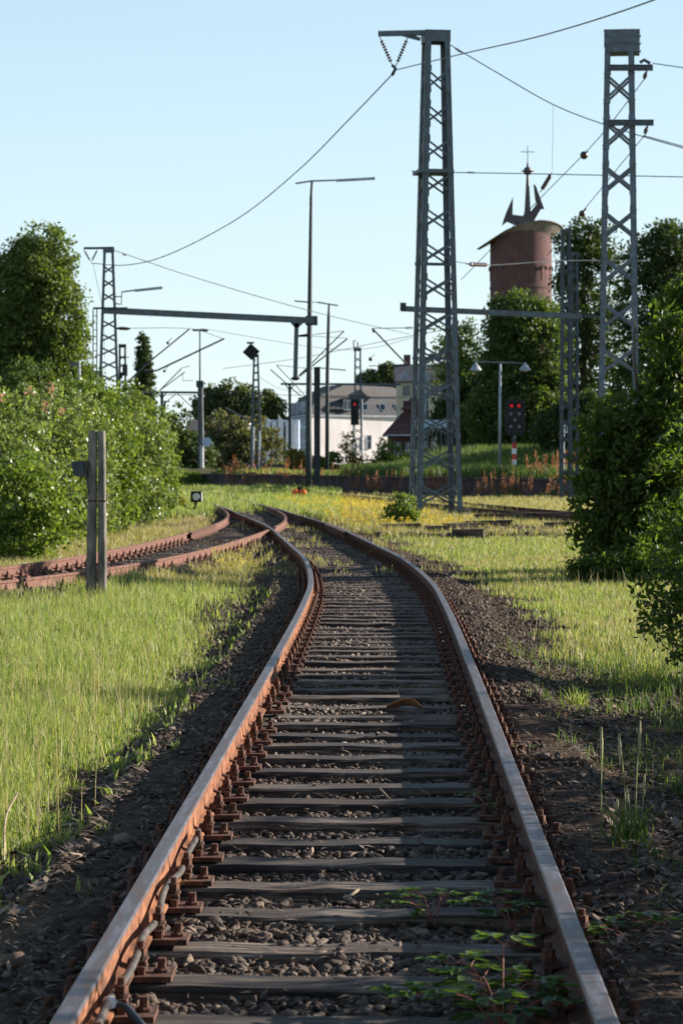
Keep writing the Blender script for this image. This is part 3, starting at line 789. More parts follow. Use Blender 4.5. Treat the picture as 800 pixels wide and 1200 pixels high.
# ------------------------------------------------------------------ trees and shrubs
def leaves_mesh(name, C, size, mat, parent, flat=0.0, shape='quad', aspect=.6, droop=0.0):
    m = len(C); u = RNG.normal(size=(m, 3)); u[:, 2] = u[:, 2] * (1 - flat) - droop; u /= np.linalg.norm(u, axis=1)[:, None]
    w = RNG.normal(size=(m, 3)); w = np.cross(u, w); w /= np.linalg.norm(w, axis=1)[:, None]
    nn = np.cross(u, w)
    s = (size * RNG.uniform(.6, 1.25, m))[:, None]
    if shape == 'quad':
        V = np.stack([C - u * s, C - w * s * aspect, C + u * s, C + w * s * aspect], 1).reshape(-1, 3)
        F = np.array([[0, 1, 2, 3]]) + (np.arange(m) * 4)[:, None]
    else:      # pointed oval leaf folded along its midrib
        pts = [(-1, 0, 0), (-.55, .55, .16), (.1, .68, .2), (1, 0, -.1), (.1, -.68, .2), (-.55, -.55, .16)]
        V = np.stack([C + u * s * a + w * s * b * aspect + nn * s * c * .6 for a, b, c in pts], 1).reshape(-1, 3)
        i = (np.arange(m) * 6)[:, None]
        F = np.concatenate([i + np.array([[0, 1, 2, 3]]), i + np.array([[0, 3, 4, 5]])], 0)
    return np_mesh(name, V, F, mat, parent=parent)

def crown_points(blobs, n_clump, per, clump_r, shell=.55, zmin=None, rag=.08):
    """leaf positions gathered in clumps spread through ellipsoids"""
    vol = np.array([b[3] * b[4] * b[5] for b in blobs]) ** .75; pr = vol / vol.sum()
    bi = RNG.choice(len(blobs), n_clump, p=pr); B = np.array(blobs)[bi]
    d = RNG.normal(size=(n_clump, 3)); d /= np.linalg.norm(d, axis=1)[:, None]
    r = (shell + (1.06 - shell) * RNG.random(n_clump) ** .6)[:, None]
    r = r * (1 + rag * np.clip(RNG.normal(0, 1, n_clump), -1, 1.6) * (RNG.random(n_clump) < .45))[:, None]
    c = B[:, :3] + d * r * B[:, 3:6]
    cr = clump_r * RNG.uniform(.5, 1.35, n_clump)
    q = RNG.normal(size=(n_clump, per, 3)); q *= (np.abs(RNG.random((n_clump, per, 1))) ** .45) / np.linalg.norm(q, axis=2, keepdims=True)
    q[:, :, 2] *= .65
    C = (c[:, None, :] + q * cr[:, None, None]).reshape(-1, 3)
    if zmin is not None: C = C[C[:, 2] > zmin]
    return C, c

def tree(name, label, cat, base, blobs, n_clump, per, clump_r, leaf, mat, group=None, trunk_r=.2, trunk_h=None, limbs=7, shell=.55, droop=.15, shape='quad', lean=0, extra=None, rag=.08):
    base = (base[0], base[1], float(ground_z(base[0], base[1])) - .03 if len(base) < 3 else base[2])
    root = thing(name, label, cat, base, group)
    C, cl = crown_points(blobs, n_clump, per, clump_r, shell, base[2] + .05, rag)
    if extra is not None: C = np.concatenate([C, extra])
    leaves_mesh('crown', C, leaf, mat, root, droop=droop, shape=shape)
    mb = MB(); top = max(b[2] + b[5] * .6 for b in blobs); th = trunk_h or (min(b[2] - b[5] * .4 for b in blobs))
    th = max(th, base[2] + .3)
    cx = np.mean([b[0] for b in blobs]); cy = np.mean([b[1] for b in blobs])
    pts = []; k = 8
    for i in range(k):
        t = i / (k - 1); z = base[2] + (top - base[2]) * t
        pts.append((base[0] + (cx - base[0]) * t + random.uniform(-1, 1) * .05 * (top - base[2]) * t * .5, base[1] + (cy - base[1]) * t, z))
    mb.tube(pts, [trunk_r * (1.25 if i == 0 else 1 - .85 * i / (k - 1)) for i in range(k)], 8)
    mb.build('trunk', M['bark'], root, smooth=True)
    mb = MB()
    sel = RNG.choice(len(cl), min(limbs, len(cl)), replace=False)
    for j in sel:
        e = Vector(cl[j]); t = random.uniform(.25, .8); i = int(t * (k - 1)); s = Vector(pts[i])
        if s.z > e.z: s = Vector(pts[max(1, i - 2)])
        mid = (s + e) / 2 + Vector((random.uniform(-.1, .1), 0, .06)) * (e - s).length
        r0 = trunk_r * .38
        mb.tube([s, mid, e], [r0, r0 * .6, r0 * .2], 6)
    if mb.v: mb.build('limbs', M['bark'], root, smooth=True)
    return root

gz = lambda x, y: float(ground_z(x, y))
# --- big lime tree on the left and its neighbour
D = 135
def B_(px, py, d, rpx, rpy, dy=None):
    return (PX(px, d), d if dy is None else d + dy, PZ(py, d), rpx * d / 3000, rpx * d / 3000 * .9, rpy * d / 3000)
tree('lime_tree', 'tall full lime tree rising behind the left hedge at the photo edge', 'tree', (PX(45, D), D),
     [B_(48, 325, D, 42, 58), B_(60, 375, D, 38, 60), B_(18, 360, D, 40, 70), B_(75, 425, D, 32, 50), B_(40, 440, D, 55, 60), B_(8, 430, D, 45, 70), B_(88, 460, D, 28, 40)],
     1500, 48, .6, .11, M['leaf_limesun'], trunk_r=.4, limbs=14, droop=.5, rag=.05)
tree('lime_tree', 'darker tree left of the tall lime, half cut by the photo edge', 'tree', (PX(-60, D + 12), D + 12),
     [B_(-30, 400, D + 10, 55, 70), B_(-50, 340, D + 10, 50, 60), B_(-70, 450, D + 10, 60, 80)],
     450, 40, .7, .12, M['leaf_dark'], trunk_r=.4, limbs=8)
# --- columnar poplar
D = 230
tree('poplar_tree', 'narrow dark columnar poplar behind the left lattice mast', 'tree', (PX(168, D), D),
     [B_(168, 425, D, 8.5, 34), B_(169, 445, D, 10, 40), B_(172, 460, D, 10, 36), B_(166, 470, D, 11, 36), B_(170, 500, D, 12, 40)],
     800, 40, .32, .10, M['leaf_dark'], trunk_r=.2, limbs=5, rag=0)
# --- far tree group behind the white house
D = 300
tree('oak_tree', 'dark broad tree behind the grey roofed white house', 'tree', (PX(260, D), D),
     [B_(250, 478, D, 22, 24), B_(270, 470, D, 26, 22), B_(288, 480, D, 24, 28), B_(262, 500, D, 34, 32)],
     420, 34, .9, .24, M['leaf_far'], trunk_r=.5, group=None)
tree('oak_tree', 'small rounded tree right of the diamond board mast', 'tree', (PX(316, D), D + 5),
     [B_(316, 475, D, 12, 16), B_(322, 490, D, 13, 24), B_(308, 492, D, 12, 24)],
     180, 30, .7, .22, M['leaf_far'], trunk_r=.35)
D = 215
tree('willow_bush', 'olive green spreading bush in front of the white house', 'bush', (PX(280, D), D),
     [B_(265, 500, D, 26, 20), B_(290, 515, D, 34, 26), B_(262, 530, D, 40, 28), B_(310, 535, D, 26, 26), B_(245, 540, D, 30, 26)],
     520, 34, .6, .15, M['leaf_olive'], trunk_r=.25, limbs=12)
D = 205
tree('shrub', 'dark shrub under the pole with the pale blue disc', 'shrub', (PX(215, D), D),
     [B_(212, 510, D, 16, 34), B_(225, 535, D, 26, 24), B_(205, 545, D, 20, 24)], 300, 30, .6, .15, M['leaf_dark'], trunk_r=.15)
D = 150
tree('shrub', 'low pale green bush near the far tracks below the blue disc pole', 'shrub', (PX(228, D), D),
     [B_(222, 562, D, 20, 10), B_(240, 565, D, 16, 9)], 160, 30, .3, .08, M['leaf_mid'], trunk_r=.06, limbs=4)
tree('shrub', 'low pale green bush beside the foot of the diamond board mast', 'shrub', (PX(268, D), D),
     [B_(264, 562, D, 16, 12), B_(280, 565, D, 13, 8)], 140, 30, .3, .08, M['leaf_mid'], trunk_r=.06, limbs=4)

# --- bushes before the pink house
D = 165
tree('shrub', 'yellowing bush at the foot of the pink plastered house', 'shrub', (PX(350, D), D),
     [B_(345, 537, D, 12, 10), B_(352, 550, D, 16, 14)], 140, 28, .35, .1, M['leaf_autumn'], trunk_r=.08, limbs=4)
tree('shrub', 'round green bush between the plain steel post and the pink house', 'shrub', (PX(385, D), D),
     [B_(388, 545, D, 13, 14), B_(372, 548, D, 12, 14), B_(362, 555, D, 12, 12)], 180, 28, .35, .1, M['leaf_mid'], trunk_r=.08, limbs=4)
tree('sapling', 'thin sapling in front of the signal mast with the red lamp', 'young tree', (PX(412, D), D),
     [B_(408, 525, D, 12, 22), B_(420, 540, D, 12, 16)], 60, 16, .35, .09, M['leaf_autumn'], trunk_r=.05, limbs=10, shell=.2)
tree('sapling', 'leafy sapling beside the small tile roofed brick house', 'young tree', (PX(452, D), D),
     [B_(455, 530, D, 14, 18), B_(445, 545, D, 15, 14), B_(468, 545, D, 10, 12)], 130, 22, .35, .1, M['leaf_mid'], trunk_r=.06, limbs=10, shell=.3)
D = 420
tree('oak_tree', 'far tree showing above the ridge of the pink house', 'tree', (PX(440, D), D),
     [B_(455, 440, D, 12, 14), B_(436, 446, D, 16, 10), B_(465, 450, D, 12, 12)], 200, 30, 1.0, .3, M['leaf_far'], trunk_r=.4)

# --- right hand tree group
D = 170
tree('lime_tree', 'dense dark lime tree standing in front of the brick water tower', 'tree', (PX(612, D), D),
     [B_(608, 385, D, 36, 42), B_(598, 420, D, 36, 50), B_(632, 420, D, 34, 52), B_(610, 470, D, 48, 52), B_(580, 490, D, 36, 40), B_(645, 485, D, 30, 40), B_(588, 370, D, 18, 22), B_(634, 375, D, 20, 24)],
     1150, 44, .75, .13, M['leaf_lime'], trunk_r=.4, limbs=12)
D = 185
tree('birch_tree', 'pale loose tree left of the dense lime, behind the tall mast', 'tree', (PX(540, D), D),
     [B_(545, 410, D, 20, 34), B_(525, 430, D, 22, 36), B_(555, 450, D, 26, 40), B_(522, 400, D, 10, 16)],
     330, 26, .65, .12, M['leaf_mid'], trunk_r=.25, limbs=14, shell=.3)
D = 178
tree('yew_tree', 'dark shady tree at the left end of the mound', 'tree', (PX(540, D), D),
     [B_(548, 485, D, 32, 46), B_(525, 500, D, 22, 36), B_(572, 480, D, 28, 46)], 460, 36, .7, .14, M['leaf_dark'], trunk_r=.3)
D = 195
tree('ash_tree', 'tall open tree behind the pair of lattice posts', 'tree', (PX(685, D), D),
     [B_(680, 290, D, 26, 30), B_(668, 330, D, 22, 40), B_(700, 300, D, 28, 40), B_(690, 370, D, 40, 50), B_(690, 440, D, 50, 60), B_(655, 280, D, 10, 14)],
     620, 34, .8, .15, M['leaf_dark'], trunk_r=.35, limbs=18, shell=.3)
tree('ash_tree', 'tall broad tree at the right photo edge behind the bolted mast', 'tree', (PX(775, D), D - 8),
     [B_(770, 300, D - 8, 36, 40), B_(795, 290, D - 8, 34, 34), B_(760, 360, D - 8, 46, 60), B_(800, 370, D - 8, 50, 70), B_(770, 450, D - 8, 60, 60)],
     900, 38, .8, .15, M['leaf_dark'], trunk_r=.4, limbs=12, shell=.4)
D = 150
tree('shrub', 'dark rounded shrub behind the white board with the letter H', 'shrub', (PX(655, D), D),
     [B_(650, 505, D, 22, 28), B_(672, 500, D, 22, 34), B_(690, 495, D, 20, 40)], 300, 32, .5, .11, M['leaf_dark'], trunk_r=.12)

# unseen trees added further right, outside the frame, to shade the mound
for (px, d, lab) in ((905, 140, 'added broad tree shading the mound, just outside the right edge'), (1010, 150, 'second added broad tree shading the mound, further outside the right edge'), (930, 128, 'nearest added broad tree shading the mound, outside the right edge'), (900, 160, 'farthest added broad tree shading the mound, outside the right edge')):
    tree('lime_tree', lab, 'tree', (PX(px, d), d), [B_(px, 440, d, 75, 80), B_(px - 30, 500, d, 60, 60), B_(px + 30, 380, d, 60, 60)], 420, 30, .9, .22, M['leaf_dark'], trunk_r=.4, limbs=8)

# --- hedge along the siding on the left: several separate bushes
hg = 'hedge bushes along the siding'
def bush(label, px, d, top, rpx, mat, n=420, leaf=.05, extra=None, group=hg, per=30, cr=.28, name='hedge_bush'):
    rz = (PZ(top, d) + .2) / 2; cx = PX(px, d); r = rpx * d / 3000
    bl = [(cx, d, rz * .95, r, r * 1.1, rz * 1.0), (cx - r * .55, d + .4, rz * .75, r * .7, r * .8, rz * .8), (cx + r * .5, d - .3, rz * .65, r * .65, r * .8, rz * .72),
          (cx + r * .15, d - r * .6, rz * .45, r * .8, r * .7, rz * .5), (cx - r * .2, d + .1, rz * 1.55, r * .5, r * .5, rz * .45)]
    return tree(name, label, 'bush', (cx, d), bl, n, per, cr, leaf, mat, group, trunk_r=.07, limbs=10, shell=.45, droop=.0)
bush('pale leaved hedge bush at the left photo edge with faded orange blossoms', 0, 49, 452, 62, M['leaf_rose'], 560)
bush('light green hedge bush directly behind the concrete post box', 62, 54, 458, 52, M['leaf_rose'], 520)
bush('hedge bush rising behind the pair of concrete posts', 115, 60, 450, 46, M['leaf_mid'], 520, .055)
bush('rounded hedge bush right of the concrete posts', 152, 68, 458, 46, M['leaf_rose'], 520, .055)
bush('last hedge bush, nearest the switch lantern', 172, 77, 474, 34, M['leaf_mid'], 420, .06)
bush('silvery hedge bush filling the gap behind the concrete posts', 92, 57, 462, 44, M['leaf_rose'], 480)
bush('hedge bush filling the gap right of the rounded hedge bush', 135, 71, 462, 40, M['leaf_mid'], 420, .055)
bush('low hedge bush filling the foot of the hedge at the left photo edge', 20, 45, 545, 60, M['leaf_mid'], 420)
bush('taller dark bush behind the hedge below the lime tree', 50, 75, 425, 62, M['leaf_lime'], 520, .06)
# orange blossoms belong to the first bushes
mbp = [(o, l) for o, l in ((0, 0),)]
def blossoms(root, pts):
    C = []
    for (px, py, d) in pts:
        c = P(px, py, d); C.append(np.array(c) + RNG.normal(0, .05, (18, 3)))
    leaves_mesh('blossom', np.concatenate(C), .035, M['blossom'], root)
hb = [o for o in COL.objects if o.name.startswith('hedge_bush') and o.type == 'EMPTY']
blossoms(hb[0], [(2, 464, 47.5), (35, 459, 48.2), (53, 475, 48.4)])
blossoms(hb[1], [(61, 457, 53), (72, 483, 52.4)])

# --- right foreground
rg = 'bushes on the right of the track'
def rbush(name, label, blobs, base, n, per, cr, leaf, mat, **k):
    k.setdefault('rag', .22)
    return tree(name, label, 'bush', base, blobs, n, per, cr, leaf, mat, rg, **k)
D = 38
rbush('hazel_bush', 'dark hazel bush hiding the foot of the bolted mast', [B_(735, 570, D, 52, 90), B_(712, 600, D, 34, 66), B_(730, 500, D, 36, 40), B_(712, 535, D, 36, 56), B_(790, 420, D, 32, 70), B_(782, 520, D, 48, 110), B_(745, 640, D, 62, 40), B_(700, 640, D, 24, 30), B_(790, 650, D, 50, 40)],
      (PX(745, D), D), 900, 24, .22, .062, M['leaf_near'], trunk_r=.08, limbs=16, shell=.3, droop=.3, shape='leaf')
D = 41
rbush('hazel_bush', 'tall hazel bush behind the dark one at the right photo edge', [B_(808, 420, D, 40, 80), B_(797, 375, D, 24, 50), B_(806, 350, D, 20, 30), B_(810, 520, D, 50, 110), B_(815, 600, D, 60, 70)],
      (PX(812, D), D), 560, 26, .26, .062, M['leaf_near'], trunk_r=.08, limbs=14, shell=.3, droop=.3, shape='leaf')
D = 37
rbush('bramble_bush', 'low dark bush spreading over the grass in front of the hazel', [B_(682, 668, D, 24, 13), B_(718, 668, D, 36, 20), B_(765, 665, D, 44, 28)],
      (PX(715, D), D), 300, 30, .16, .035, M['leaf_near'], trunk_r=.03, limbs=8, shell=.2, shape='leaf')
def nearshrub():
    d = 20.5; mb = MB(); C = []
    tips = [(742, 700), (748, 716), (738, 690), (760, 728), (752, 745), (765, 660), (746, 738), (770, 755), (780, 700), (785, 740), (772, 640), (768, 600), (760, 560), (775, 690), (790, 765), (768, 520)]
    for (px, py) in tips:
        dd = d + random.uniform(-.5, .5); e = P(px, py, dd); s = P(px + 75, py - random.uniform(15, 50), dd + .2)
        pts = [s.lerp(e, t) + Vector((0, 0, .10 * math.sin(t * math.pi))) for t in (0, .25, .5, .75, 1)]
        mb.tube(pts, [.007, .006, .005, .004, .002], 5)
        for t in np.linspace(.15, 1, 17):
            q = s.lerp(e, t) + Vector((0, 0, .10 * math.sin(t * math.pi)))
            for _ in range(2): C.append((q.x + random.gauss(0, .02), q.y + random.gauss(0, .05), q.z - random.uniform(0, .07)))
    root = tree('lime_shrub', 'near shrub reaching into the right edge with drooping leafy twigs', 'bush', (3.75, 20.8),
         [(3.3, 20.8, 1.0, .85, .75, .65), (3.15, 20.6, .45, .75, .7, .45), (3.1, 20.7, .8, .6, .6, .5), (4.0, 20.9, 1.2, 1.0, .7, .65), (3.9, 20.9, .6, 1.0, .7, .6)],
         600, 24, .2, .036, M['leaf_near'], rg, rag=.25, trunk_r=.05, limbs=20, shell=.25, droop=.6, shape='leaf', extra=np.array(C))
    mb.build('twigs', M['bark'], root)
nearshrub()
# low scrub just outside the frame; it shades the right side of the near track
for i, (bx, by, bh, lab) in enumerate([(2.9, 8.6, .9, 'low scrub right of the track nearest the camera, outside the frame'), (3.3, 11.2, 1.05, 'low scrub beside the tall grass clump, outside the frame'),
                                  (3.7, 14.2, 1.0, 'low scrub right of the middle of the near track, outside the frame'), (4.1, 17.4, 1.15, 'low scrub at the foot of the near shrub, outside the frame')]):
    rbush('bramble_bush', lab, [(bx, by, bh * .5, .95, 1.5, bh * .5), (bx + .8, by + .3, bh * .6, 1.0, 1.5, bh * .6)], (bx, by), 260, 26, .2, .042, M['leaf_near'], trunk_r=.03, limbs=6, shell=.2)
# taller open bush behind gives the broken light on the nearest sleepers
rbush('elder_bush', 'open elder bush well right of the track, outside the frame', [(6.2, 9.8, 2.0, 1.3, 1.0, 1.0), (6.5, 9.6, 1.2, 1.4, 1.2, .9)], (6.3, 9.8), 45, 26, .24, .06, M['leaf_near'], trunk_r=.06, limbs=10, shell=.2)
rbush('elder_bush', 'second open elder bush further along, outside the frame', [(6.8, 14.0, 2.0, 1.3, 1.2, .9), (7.0, 13.6, 1.2, 1.4, 1.6, .9)], (6.8, 14), 35, 26, .24, .06, M['leaf_near'], trunk_r=.06, limbs=10, shell=.2)

# sapling at the foot of the tall mast
D = 66
tree('sapling', 'bright green shrub growing at the left foot of the tall lattice mast', 'shrub', (PX(470, D), D),
     [B_(468, 604, D, 19, 12), B_(472, 592, D, 13, 16), B_(480, 606, D, 12, 10)], 150, 20, .18, .045, M['leaf_mid'], trunk_r=.03, limbs=8, shell=.2)

# ------------------------------------------------------------------ lattice masts
def lattice(name, label, cat, base, top_z, wb, wt, panels, leg_w=.12, mat=None, rot=0.0, group=None, brace_w=.06, cap=True, dbl=True, only_front=False, diag='x'):
    mat = mat or M['steel']
    root = thing(name, label, cat, base, group)
    H = top_z - base[2]; Rm = Matrix.Rotation(rot, 3, 'Z'); b = Vector(base)
    def corner(sx, sy, t):
        w = wb + (wt - wb) * t
        return b + Rm @ Vector((sx * w / 2, sy * w / 2, H * t))
    cs = [(-1, -1), (1, -1), (1, 1), (-1, 1)]
    for (sx, sy) in cs:
        mb = MB()
        # L-section leg: one flange on the front, one on the side
        p, q = corner(sx, sy, 0), corner(sx, sy, 1)
        ax = Rm @ Vector((-sx, 0, 0)); ay = Rm @ Vector((0, -sy, 0)); th = .014 + leg_w * .05
        for (a1, a2) in ((ax, ay), (ay, ax)):
            o1 = a1 * leg_w; o2 = a2 * th
            v = [p, p + o1, p + o1 + o2, p + o2, q, q + o1, q + o1 + o2, q + o2]
            mb.add(v, [(0, 1, 2, 3), (4, 7, 6, 5), (0, 4, 5, 1), (1, 5, 6, 2), (2, 6, 7, 3), (3, 7, 4, 0)])
        mb.build('leg', mat, root)
    if panels:
        for k in range(4):
            (ax_, ay_), (bx_, by_) = cs[k], cs[(k + 1) % 4]
            mb = MB()
            for i in range(panels):
                t0, t1 = .03 + (i) / panels * .92, .03 + (i + .62) / panels * .92
                if not dbl: t1 = .03 + (i + 1) / panels * .92
                inw = Rm @ Vector((-(ax_ + bx_) / 2, -(ay_ + by_) / 2, 0)) * .02
                A0, A1 = corner(ax_, ay_, t0) + inw, corner(ax_, ay_, t1) + inw
                B0, B1 = corner(bx_, by_, t0) + inw, corner(bx_, by_, t1) + inw
                nrm = Rm @ Vector(((ax_ + bx_) / 2, (ay_ + by_) / 2, 0))
                if leg_w > .15 and k == 0:      # gusset plates joining the diagonals to the legs
                    for (q, sg) in ((A0, 1), (A1, 1), (B0, -1), (B1, -1)):
                        mb.box(q + Rm @ Vector((sg * leg_w * .62, -.035, 0)), (leg_w * 1.05, .012, .17), Rm)
                mb.bar(A0, B1, .014, brace_w, up=nrm.cross(B1 - A0))
                mb.bar(B0 - nrm * .015, A1 - nrm * .015, .014, brace_w, up=nrm.cross(A1 - B0))
            mb.build('bracing', mat, root)
    if cap:
        mb = MB(); c = b + Vector((0, 0, H)); hcap = wt * .45
        for s in (-1, 1):
            mb.box(c + Rm @ Vector((0, s * (wt / 2 + .004), -hcap / 2)), (wt + .05, .016, hcap), Rm)
            mb.box(c + Rm @ Vector((s * (wt / 2 + .016), 0, -hcap / 2)), (.016, wt - .03, hcap), Rm)
        mb.box(c + Vector((0, 0, .012)), (wt + .06, wt + .06, .02), Rm)
        mb.build('head_plate', mat, root)
    return root

def insulator_string(p, q, r=.055, n=7, mi=0):
    mb = MB(); p = Vector(p); q = Vector(q)
    d = (q - p); L = d.length; ax = d.to_track_quat('Z', 'Y').to_matrix()
    mb.tube([p, q], .014, 6)
    prof = []
    for i in range(n):
        z = L * (.15 + .7 * i / n); h = L * .7 / n
        prof += [(.018, z), (r, z + h * .45), (r * .95, z + h * .55), (.018, z + h * .75)]
    mb.lathe(p, prof, 10, axis=ax)
    return mb

# tall mast A
DA = 76
bA = (PX(510, DA), DA, gz(PX(510, DA), DA) - .03)
topA = PZ(40, DA)
mA = lattice('lattice_mast', 'tallest blue grey lattice mast right of the turnout with insulators under its left arm', 'mast', bA, topA, 1.38, .70, 13, .155, rot=R(9), brace_w=.06, group='lattice masts')
mb = MB()
mb.bar(P(443, 41.5, DA), P(518, 40, DA - .25), .14, .15); mb.bar(P(470, 42, DA - .1), P(492, 48, DA - .1), .10, .10)
mb.build('top_arm', M['steel'], mA)
mb = MB(); fc = Vector(bA)
for sx in (-1, 1):
    for sy in (-1, 1):
        p = fc + Matrix.Rotation(R(9), 3, 'Z') @ Vector((sx * .75, sy * .75, .16)); mb.box(p, (.34, .34, .34))
mb.build('footing', M['concrete'], mA)
mb = MB(); mb.box(P(507, 203, DA), (1.05, 1.05, .10), Matrix.Rotation(R(9), 3, 'Z')); mb.bar(P(488, 203, DA - .5), P(482, 201, DA - .5), .03, .03)
mb.build('platform_bracket', M['steel'], mA)
for (p, q) in (((444, 44), (460, 80)), ((478, 44), (463, 80))):
    insulator_string(P(*p, DA), P(*q, DA), .07, 8).build('insulator', M['insul'], mA, smooth=True)
mb = MB(); mb.tube([P(459, 78, DA), P(463, 82, DA), P(459, 90, DA)], .05, 6); mb.build('wire_clamp', M['steel_dark'], mA)
mb = MB()
for zz in (310, 420):
    mb.box(P(508, zz, DA), (1.16 if zz == 310 else 1.3, .03, .09), Matrix.Rotation(R(9), 3, 'Z'))
mb.build('cross_tie', M['steel'], mA)

# mast B, bolted head, on the right
DB = 70
bB = (PX(724, DB), DB, gz(PX(724, DB), DB) - .03)
mB = lattice('lattice_mast', 'pale heavy lattice mast on the right with a bolted head box and two cross arms', 'mast', bB, PZ(40, DB), 1.22, .78, 10, .16, M['steel_pale'], rot=R(-6), brace_w=.07, group='lattice masts')
mb = MB(); mb.box(P(729.5, 52, DB), (.84, .84, .60), Matrix.Rotation(R(-6), 3, 'Z'))
for py in (44, 53, 62):
    for px in (713, 745): mb.tube([P(px, py, DB - .5), P(px + (4 if px > 730 else -4), py, DB - .5)], .03, 6)
for px in (724, 734): mb.tube([P(px, 50, DB - .55), P(px, 50, DB - .47)], .05, 6)
mb.build('head_box', M['steel_pale'], mB)
for (py, px1) in ((81, 763), (145, 764)):
    mb = MB(); mb.bar(P(711, py, DB - .55), P(px1, py, DB - .55), .12, .035, ); mb.bar(P(711, py - 2.8, DB - .55), P(px1, py - 2.8, DB - .55), .18, .02); mb.bar(P(711, py + 2.8, DB - .55), P(px1, py + 2.8, DB - .55), .18, .02)
    mb.bar(P(711, py, DB - .56), P(px1, py, DB - .56), .02, .16)
    mb.build('cross_arm', M['steel'], mB)
    mb = MB(); mb.tube([P(px1 - 7, py + 4, DB - .55), P(px1 - 9, py + 9, DB - .55), P(px1 - 10, py + 13, DB - .55)], [.02, .06, .04], 8); mb.build('insulator', M['insul'], mB)
mb = MB(); mb.tube([P(748, 75, DB - .6), P(753, 72, DB - .6), P(760, 76, DB - .6)], .045, 6); mb.build('wire_clamp', M['steel_dark'], mB)

# left mast with the portal beam
DL = 115
bL = (PX(128, DL), DL, gz(PX(128, DL), DL) - .03)
mL = lattice('lattice_mast', 'slim lattice mast on the left above the hedge carrying the portal beam', 'mast', bL, PZ(291, DL), 1.25, .46, 17, .12, rot=R(5), brace_w=.05, group='lattice masts')
mb = MB(); mb.bar(P(99, 291.5, DL), P(134, 291, DL), .10, .10); mb.build('top_arm', M['steel_dark'], mL)
for (p, q) in (((99, 293), (107, 307)), ((115, 293), (108, 307))):
    insulator_string(P(*p, DL), P(*q, DL), .06, 6).build('insulator', M['insul'], mL, smooth=True)
lm = MB(); lm.tube([P(136, 348, DL), P(143, 348, DL), P(143, 357, DL), P(136, 356, DL)], .03, 6); lm.tube([P(143, 349, DL), P(143.5, 342.5, DL), P(158, 340.5, DL)], .035, 6)
lm.build('lamp_arm', M['steel'], mL)
lm = MB(); lm.bar(P(158, 341, DL), P(191, 337.5, DL), .18, .11); lm.build('lamp_head', M['galv'], mL)
mb = MB(); mb.tube([P(137, 385, DL), P(153, 385.5, DL)], .05, 8); mb.tube([P(140, 385, DL), P(150, 385.5, DL)], .075, 8); mb.build('insulator', M['insul'], mL)

pb = thing('portal_beam', 'long steel portal beam spanning from the left mast to the hanging post', 'portal beam', P(245, 369, 120))
mb = MB(); mb.bar(P(122, 364, DL - .5), P(369, 376, 117), .26, .28); mb.build('girder', M['steel'], pb)
mb = MB(); mb.bar(P(110, 361.5, DL - .6), P(150, 361.5, DL - .6), .09, .09); mb.build('cross_arm', M['steel_dark'], pb)
mb = MB()
mb.bar(P(347.5, 379, 116.6), P(346, 443, 116.6), .20, .20, up=(0, 1, 0))
mb.prism([(PX(340, 116.6), PZ(378, 116.6)), (PX(356, 116.6), PZ(378, 116.6)), (PX(350, 116.6), PZ(384, 116.6)), (PX(345, 116.6), PZ(384, 116.6))], 116.5, 116.7)
mb.build('hanging_post', M['steel'], pb)
mb = MB(); mb.lathe(P(346, 446, 116.6), [(.1, 0), (.22, .08), (.16, .16)], 10); mb.tube([P(349, 394, 116.6), P(362, 393, 116.6)], [.05, .08], 8); mb.build('insulator', M['insul'], pb)
mb = MB(); mb.box(P(365, 376, 117), (.55, .3, .42)); mb.build('end_bracket', M['steel_dark'], pb)

# ladder-like slim mast behind at left, second small mast
d = 118
lad = thing('ladder_mast', 'very slim ladder like mast left of the portal mast', 'mast', (PX(111, d), d, gz(PX(111, d), d)), 'lattice masts')
for px in (109.2, 113.6):
    mb = MB(); mb.bar((PX(px, d), d, gz(PX(px, d), d)), (PX(px + .6, d), d, PZ(362, d)), .05, .05); mb.build('upright', M['steel'], lad)
mb = MB()
for k in range(26): mb.box((PX(111.6, d), d, .5 + k * .32 - .3), (.2, .03, .035))
mb.build('rungs', M['steel'], lad)
mb = MB(); mb.bar(P(110, 362, d), P(124, 362, d), .05, .06); mb.build('stay', M['steel_dark'], lad)
d = 160
m2 = lattice('lattice_mast', 'short dark lattice mast peeping over the hedge left of the poplar', 'mast', (PX(144, d), d, gz(PX(144, d), d)), PZ(404, d), .55, .42, 16, .09, M['steel_dark'], brace_w=.05, group='lattice masts')
mb = MB(); mb.bar(P(139, 419, d), P(152, 419, d), .06, .05); mb.box(P(147, 434, d), (.3, .3, .7)); mb.box(P(142, 440, d), (.2, .2, .4)); mb.build('switch_box', M['steel_dark'], m2)

# pair of lattice posts on the right carrying the other beam
d = 104
g = 'lattice masts'
for (px, top, w, lab) in ((668, 270, .36, 'left slender lattice post of the pair before the right trees'), (686, 284, .32, 'right slender lattice post of the pair before the right trees')):
    z0 = gz(PX(px, d), d + (px - 668) * .3)
    lattice('lattice_mast', lab, 'mast', (PX(px - 6 if px < 680 else px, d), d + (px - 668) * .3, z0 - .03), PZ(top, d), w * 1.25, w, 15, .10, M['steel_mid'], group=g, brace_w=.05, rot=R(4))
pb2 = thing('portal_beam', 'straight steel portal beam behind the tallest mast reaching the right lattice posts', 'portal beam', P(570, 366, 100))
mb = MB(); mb.bar(P(471, 362, 95), P(680, 371, 96), .2, .2); mb.build('girder', M['steel'], pb2)
mb = MB(); mb.box(P(472, 360, 95), (.22, .3, .3)); mb.bar(P(652, 369.5, 97), P(700, 371.5, 97), .3, .1); mb.build('end_bracket', M['steel_dark'], pb2)

